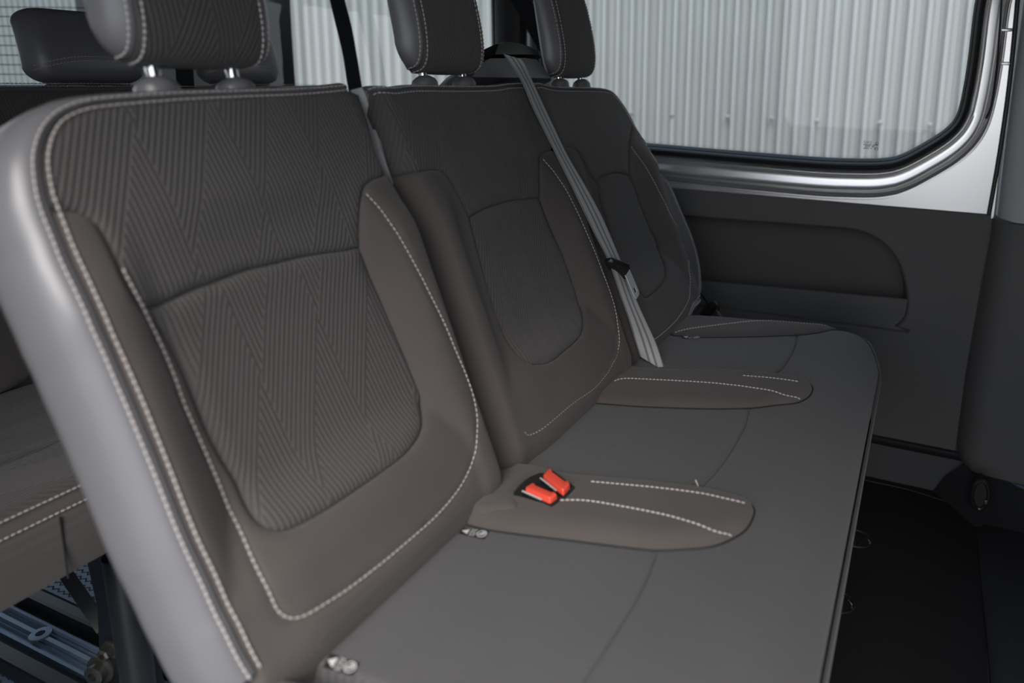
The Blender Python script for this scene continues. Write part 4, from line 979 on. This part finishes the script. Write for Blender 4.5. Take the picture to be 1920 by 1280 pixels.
# ------------------------------------------------------------------ third-row bench
T = thing('rear_bench_seat', 'black rear bench seat behind the grey bench, mostly hidden', 'bench seat', (-1.2, .85, 0))
tX, tZ = -1.335, CZ-.50                       # junction line
tb = lambda u, n: np.array([tX, 0, tZ])+ub*u+nb*n
secB = [(-.04, .0), (.05, .012), (.20, .012), (.36, .004), (.47, .004), (.495, -.004), (.505, -.02), (.505, -.06), (.49, -.085), (.45, -.095), (-.02, -.10)]
def yring(sec, Y, k=1., cu=.23, cn=-.04): return [tuple(tb(cu+(u-cu)*k, cn+(n-cn)*k)+np.array([0, Y, 0])) for u, n in sec]
mb = MB(); ys = [(.20, .90), (.212, .965), (.235, 1.0)]+[(y, 1.) for y in np.linspace(.4, 1.35, 8)]+[(1.465, 1.), (1.488, .965), (1.50, .9)]
mb.loft([yring(secB, y, k) for y, k in ys], True, True); tbk = mb.build('backrest', 'vinyl', T)
def St(v, u):
    v = np.asarray(v, float); u = np.asarray(u, float); h = .014+.02*sm(.10, .15, np.abs((v-.25) % .40-.20))*sm(.40, .33, u)
    p = np.array([tX, 0, tZ])[None]+u[:, None]*ub[None]+nb[None]*h[:, None]; p[:, 1] = v
    return p, np.repeat(nb[None], len(v), 0)
for k, vc in enumerate((.45, .85, 1.25)):
    O = catmull([(vc-.18, .30), (vc-.185, .44), (vc-.17, .482), (vc, .486), (vc+.17, .482), (vc+.185, .44), (vc+.18, .30), (vc+.12, .30), (vc, .32), (vc-.12, .30)], True, .012)
    patch('backrest_upper', O, St, 'chevron_cloth', tbk, uvoff=(vc, 0), step=.014)
    O = catmull([(vc-.125, .28), (vc, .30), (vc+.125, .28), (vc+.12, .16), (vc+.09, .11), (vc, .10), (vc-.09, .11), (vc-.12, .16)], True, .012)
    patch('backrest_insert', O, St, 'chevron_cloth', tbk, uvoff=(vc, 0), step=.014)
    O = Lc(catmull([(vc-.125, .29), (vc-.135, .16), (vc-.10, .095), (vc, .085), (vc+.10, .095), (vc+.135, .16), (vc+.125, .29)], False, .012), catmull([(vc+.192, .29), (vc+.195, .1), (vc+.19, .0), (vc, -.02), (vc-.19, .0), (vc-.195, .1), (vc-.192, .29)], False, .012))
    patch('backrest_bolster', O, St, 'bolster_cloth', tbk, step=.014)
    stitches('stitching', lift(catmull([(vc-.165, .27), (vc-.168, .12), (vc-.13, .055), (vc, .045), (vc+.13, .055), (vc+.168, .12), (vc+.165, .27)], False, .006), St, .001), tbk, r=.0009)
for nn_, uu in ((.006, .494), (-.004, .503)):
    stitches('stitching', [tb(uu, nn_)+np.array([0, y, 0]) for y in np.linspace(.25, 1.45, 200)], tbk, r=.0009)
for p_, lab in (((168, 163), 0), ((452, 163), 1)):
    b_ = on(*p_, tb(.505, -.045), nb)
    headrest(T, b_, 12, .108, .080, .142, .070, 'vinyl', 'vinyl', rows=False, bottom_seam=True, postgap=.06, postlen=.006)
# cushion of the rear bench
fX, fZ = -.905, CZ-.495
secC = [(-1.36, fZ-.03), (-1.30, fZ-.012), (-1.1, fZ-.004), (-.98, fZ), (-.93, fZ-.003), (-.912, fZ-.010), (-.905, fZ-.022), (-.903, fZ-.06), (-.91, fZ-.105), (-.93, fZ-.115), (-1.36, fZ-.12)]
mb = MB(); mb.loft([[(cx*k+(1-k)*-1.13, Y, cz*k+(1-k)*(fZ-.06)) for cx, cz in secC] for Y, k in ((.20, .93), (.21, .98), (.23, 1.), (.6, 1.), (1.0, 1.), (1.44, 1.), (1.47, .97), (1.48, .92))], True, True)
tcu = mb.build('seat_cushion', 'bolster_cloth', T)
def Sq(s, Y):
    s = np.asarray(s, float); Y = np.asarray(Y, float); xs = [c[0] for c in secC[:6]]; zs_ = [c[1] for c in secC[:6]]
    return np.stack([s, Y, np.interp(s, xs, zs_)+.003], 1), np.repeat(np.array([[0, 0, 1.]]), len(s), 0)
for k, vc in enumerate((.45, .85, 1.25)):
    O = Lc(catmull([(-1.33, vc-.19), (-1.06, vc-.19), (-1.045, vc), (-1.06, vc+.19), (-1.33, vc+.19)], False, .012)); patch('seat_panel', O, Sq, 'chevron_cloth', tcu, uvoff=(0, vc), step=.014)
O = Lc(catmull([(-1.055, .225), (-1.052, .25)], False, .01), catmull([(-1.055, .26), (-1.041, .45), (-1.055, .65), (-1.041, .85), (-1.055, 1.05), (-1.041, 1.25), (-1.055, 1.44)], False, .012), catmull([(-.925, 1.44), (-.918, .8), (-.925, .225)], False, .012)); patch('front_panel', O, Sq, 'chevron_cloth', tcu, step=.014)
for dx, dz in ((-.912, -.004), (-.9035, -.020)):
    stitches('stitching', [np.array([dx, y, fZ+dz+.001]) for y in np.linspace(.23, 1.44, 200)], tcu, r=.0011)
mb = MB(); yv = onX(112, 975, -.903)[1]; mb.tube([(-.9022, yv, fZ-.024), (-.9022, yv, fZ-.105)], .0012, 6); mb.build('cover_seam', 'label_black', tcu)
# its steel stand
sY = onX(235, 1120, -1.03)[1]; sX = -1.03
mb = MB(); mb.loft([[(sX-.075, sY-.012, .35), (sX+.02, sY-.012, .35), (sX+.02, sY+.012, .35), (sX-.075, sY+.012, .35)], [(sX-.05, sY-.012, .17), (sX+.03, sY-.012, .17), (sX+.03, sY+.012, .17), (sX-.05, sY+.012, .17)], [(sX-.07, sY-.012, .0), (sX+.06, sY-.012, .0), (sX+.06, sY+.012, .0), (sX-.07, sY+.012, .0)]], True, True)
mb.build('stand_plate', 'black_metal', T, bevel=.003, smooth=False)
mb = MB(); p0, p1 = on(228, 1062, (0, sY-.03, 0), (0, 1, 0)), on(262, 1290, (0, sY-.03, 0), (0, 1, 0)); dv = p1-p0
mb.tube([p0-dv*.1, p0, p1, p1+dv*.3], .021, 16); mb.build('leg', 'black_metal', T)
for k, y in enumerate((sY, 1.30)):
    if k: mb = MB(); mb.box((sX, y, .175), (.09, .024, .35)); mb.build('stand_plate', 'black_metal', T, smooth=False, bevel=.003)
mb = MB(); s0, s1 = onY(135, 1092, sY), onY(196, 1180, sY); mb.tube([s0+(s0-s1)*.3, s1], [.012, .013], 4); mb.build('strut', 'black_metal', T)
for (x, y, r) in ((210, 1214, .010), (192, 1252, .015)):
    c = onY(x, y, sY-.015); mb = MB(); mb.lathe([(r*1.5, 0), (r*1.5, .004), (r, .005), (r, .016), (r*.7, .018), (r*.45, .018), (r*.45, .008), (0, .008)], c, (0.25, -1, 0), 6 if r < .012 else 20); mb.build('bolt', 'dull_steel', T, ang=25)
mb = MB(); mb.tube([(sX+.02, sY, .10), (sX+.02, 1.32, .10)], .014, 12); mb.build('crossbar', 'black_metal', T)
mb = MB(); mb.tube([onZ(290, 1182, .05), onZ(330, 1155, .05)], .012, 10); mb.build('crossbar', 'black_metal', T)

# ------------------------------------------------------------------ floor rails under the rear bench
def rail():
    a, b_ = onZ(2, 1192, .012), onZ(185, 1282, .012); c, d = onZ(62, 1158, .012), onZ(202, 1225, .012)
    y0 = (a[1]+b_[1])/2; y1 = (c[1]+d[1])/2; x0, x1 = -1.75, -.98
    r_ = thing('floor_rail', 'ribbed metal seat rail coloured with blue window light under rear bench', 'rail', ((x0+x1)/2, (y0+y1)/2, 0))
    W_ = y1-y0; pr = [(0, 0), (0, .016), (.10, .016), (.14, .008), (.28, .008), (.32, .014), (.36, .008), (.44, .008), (.48, .015), (.62, .015), (.66, .008), (.74, .008), (.78, .014), (.82, .008), (.90, .016), (1, .016), (1, 0)]
    mb = MB(); mb.loft([[(x, y0+W_*p, z) for p, z in pr] for x in (x0, x1)], True, True); mb.build('rail_tray', 'rail_metal', r_, ang=20)
    for k in range(4):
        hx = onZ(66, 1194, .016); mb = MB(); mb.lathe([(.016, 0), (.016, .0025), (.007, .003), (.006, -.004), (0, -.004)], (hx[0]-k*.19, y0+W_*.55, .0145), (0, 0, 1), 14); mb.build('fixing_hole', 'label_black' if 0 else 'rail_metal', r_)
        mb = MB(); mb.lathe([(.006, 0), (.006, .001), (0, .001)], (hx[0]-k*.19, y0+W_*.55, .0172), (0, 0, 1), 14); mb.build('hole', 'label_black', r_)
    for yy in (y1+.022, y0-.03):
        mb = MB(); mb.box(((x0+x1)/2, yy, .018), (x1-x0, .026, .036)); mb.build('stand_bar', 'black_metal', T, smooth=False, bevel=.006)
rail()

# ------------------------------------------------------------------ floor mat, sill and tie-down
def floor_bits():
    e = [onZ(x, y, .006)[:2] for x, y in ((1640, 905), (1700, 918), (1770, 940), (1806, 952), (1824, 972), (1835, 1010), (1843, 1060), (1851, 1150), (1853, 1280))]
    e = [tuple(p) for p in e]
    O = [tuple(p) for p in catmull([(-.56, e[0][1]+.0), (-.3, e[0][1]+.0)]+e+[(.165, .8), (.16, .05), (-.56, .05)], True, .02)]
    hs = []
    for x, y in ((1603, 1010), (1566, 1128)):
        c = onZ(x, y, .006); hs.append([(c[0]+.035*math.cos(t), c[1]+.030*math.sin(t)) for t in np.linspace(0, 2*math.pi, 24, endpoint=False)])
    mb = MB(); fill(mb, O, hs, lambda a, b_: (a, b_, .008))
    for lp in [O]+hs: mb.loft([[(a, b_, z) for a, b_ in lp] for z in (.008, .0)], True, False)
    o = mb.build('floor_mat', 'mat_black', smooth=False); tag(o, 'black ribbed floor mat in front of the grey bench', 'floor mat')
    mb = MB(); mb.tube([(a, b_, .007) for a, b_ in O], .0022, 6, closed=True); mb.build('bound_edge', 'trim_black', o)
    for k, lp in enumerate(hs):
        mb = MB(); mb.tube([(a, b_, .008) for a, b_ in lp], .002, 6, closed=True); mb.build('hole_edge', 'trim_black', o)
        c = np.mean(lp, 0); mb = MB(); mb.lathe([(.03, 0), (.03, .002), (.010, .002), (.010, .006), (0, .006)], (c[0], c[1], 0), (0, 0, 1), 20); mb.build('floor_fixing', 'black_metal', o)
    # black plastic sill ahead of the mat
    s_ = MB(); prof_ = [(.172, 0), (.176, .012), (.192, .021), (.30, .03), (.42, .032), (1.5, .034), (1.5, 0)]
    s_.loft([[(a, Y, z) for a, z in prof_] for Y in (-.05, 1.66)], True, True); o = s_.build('trim_3', 'trim_black', ang=30); struct(o, 'black plastic floor trim ahead of the mat', 'trim')
    for k in range(5):
        mb = MB(); mb.box((.34, .35+.26*k, .0335), (.16, .012, .006)); mb.build('floor_rib', 'trim_black', o, bevel=.002)
    c = onY(1838, 925, 1.60)
    t_ = thing('tie_down', 'small oval black tie down ring at the pillar foot', 'tie down', tuple(c))
    mb = MB(); mb.tube([c+np.array([.016*math.cos(t), -.006, .034*math.sin(t)]) for t in np.linspace(0, 2*math.pi, 24, endpoint=False)], .004, 8, closed=True); mb.build('ring', 'black_plastic', t_)
    mb = MB(); mb.loft([[tuple(c+np.array([.015*k*math.cos(t), dy, .032*k*math.sin(t)])) for t in np.linspace(0, 2*math.pi, 24, endpoint=False)] for k, dy in ((1, -.004), (1, .03))], True, True); mb.build('cup', 'label_black', t_)
    mb = MB(); mb.box(c+np.array([.012, -.008, -.012]), (.006, .006, .010)); mb.build('latch', 'dull_steel', t_, bevel=.001)
floor_bits()
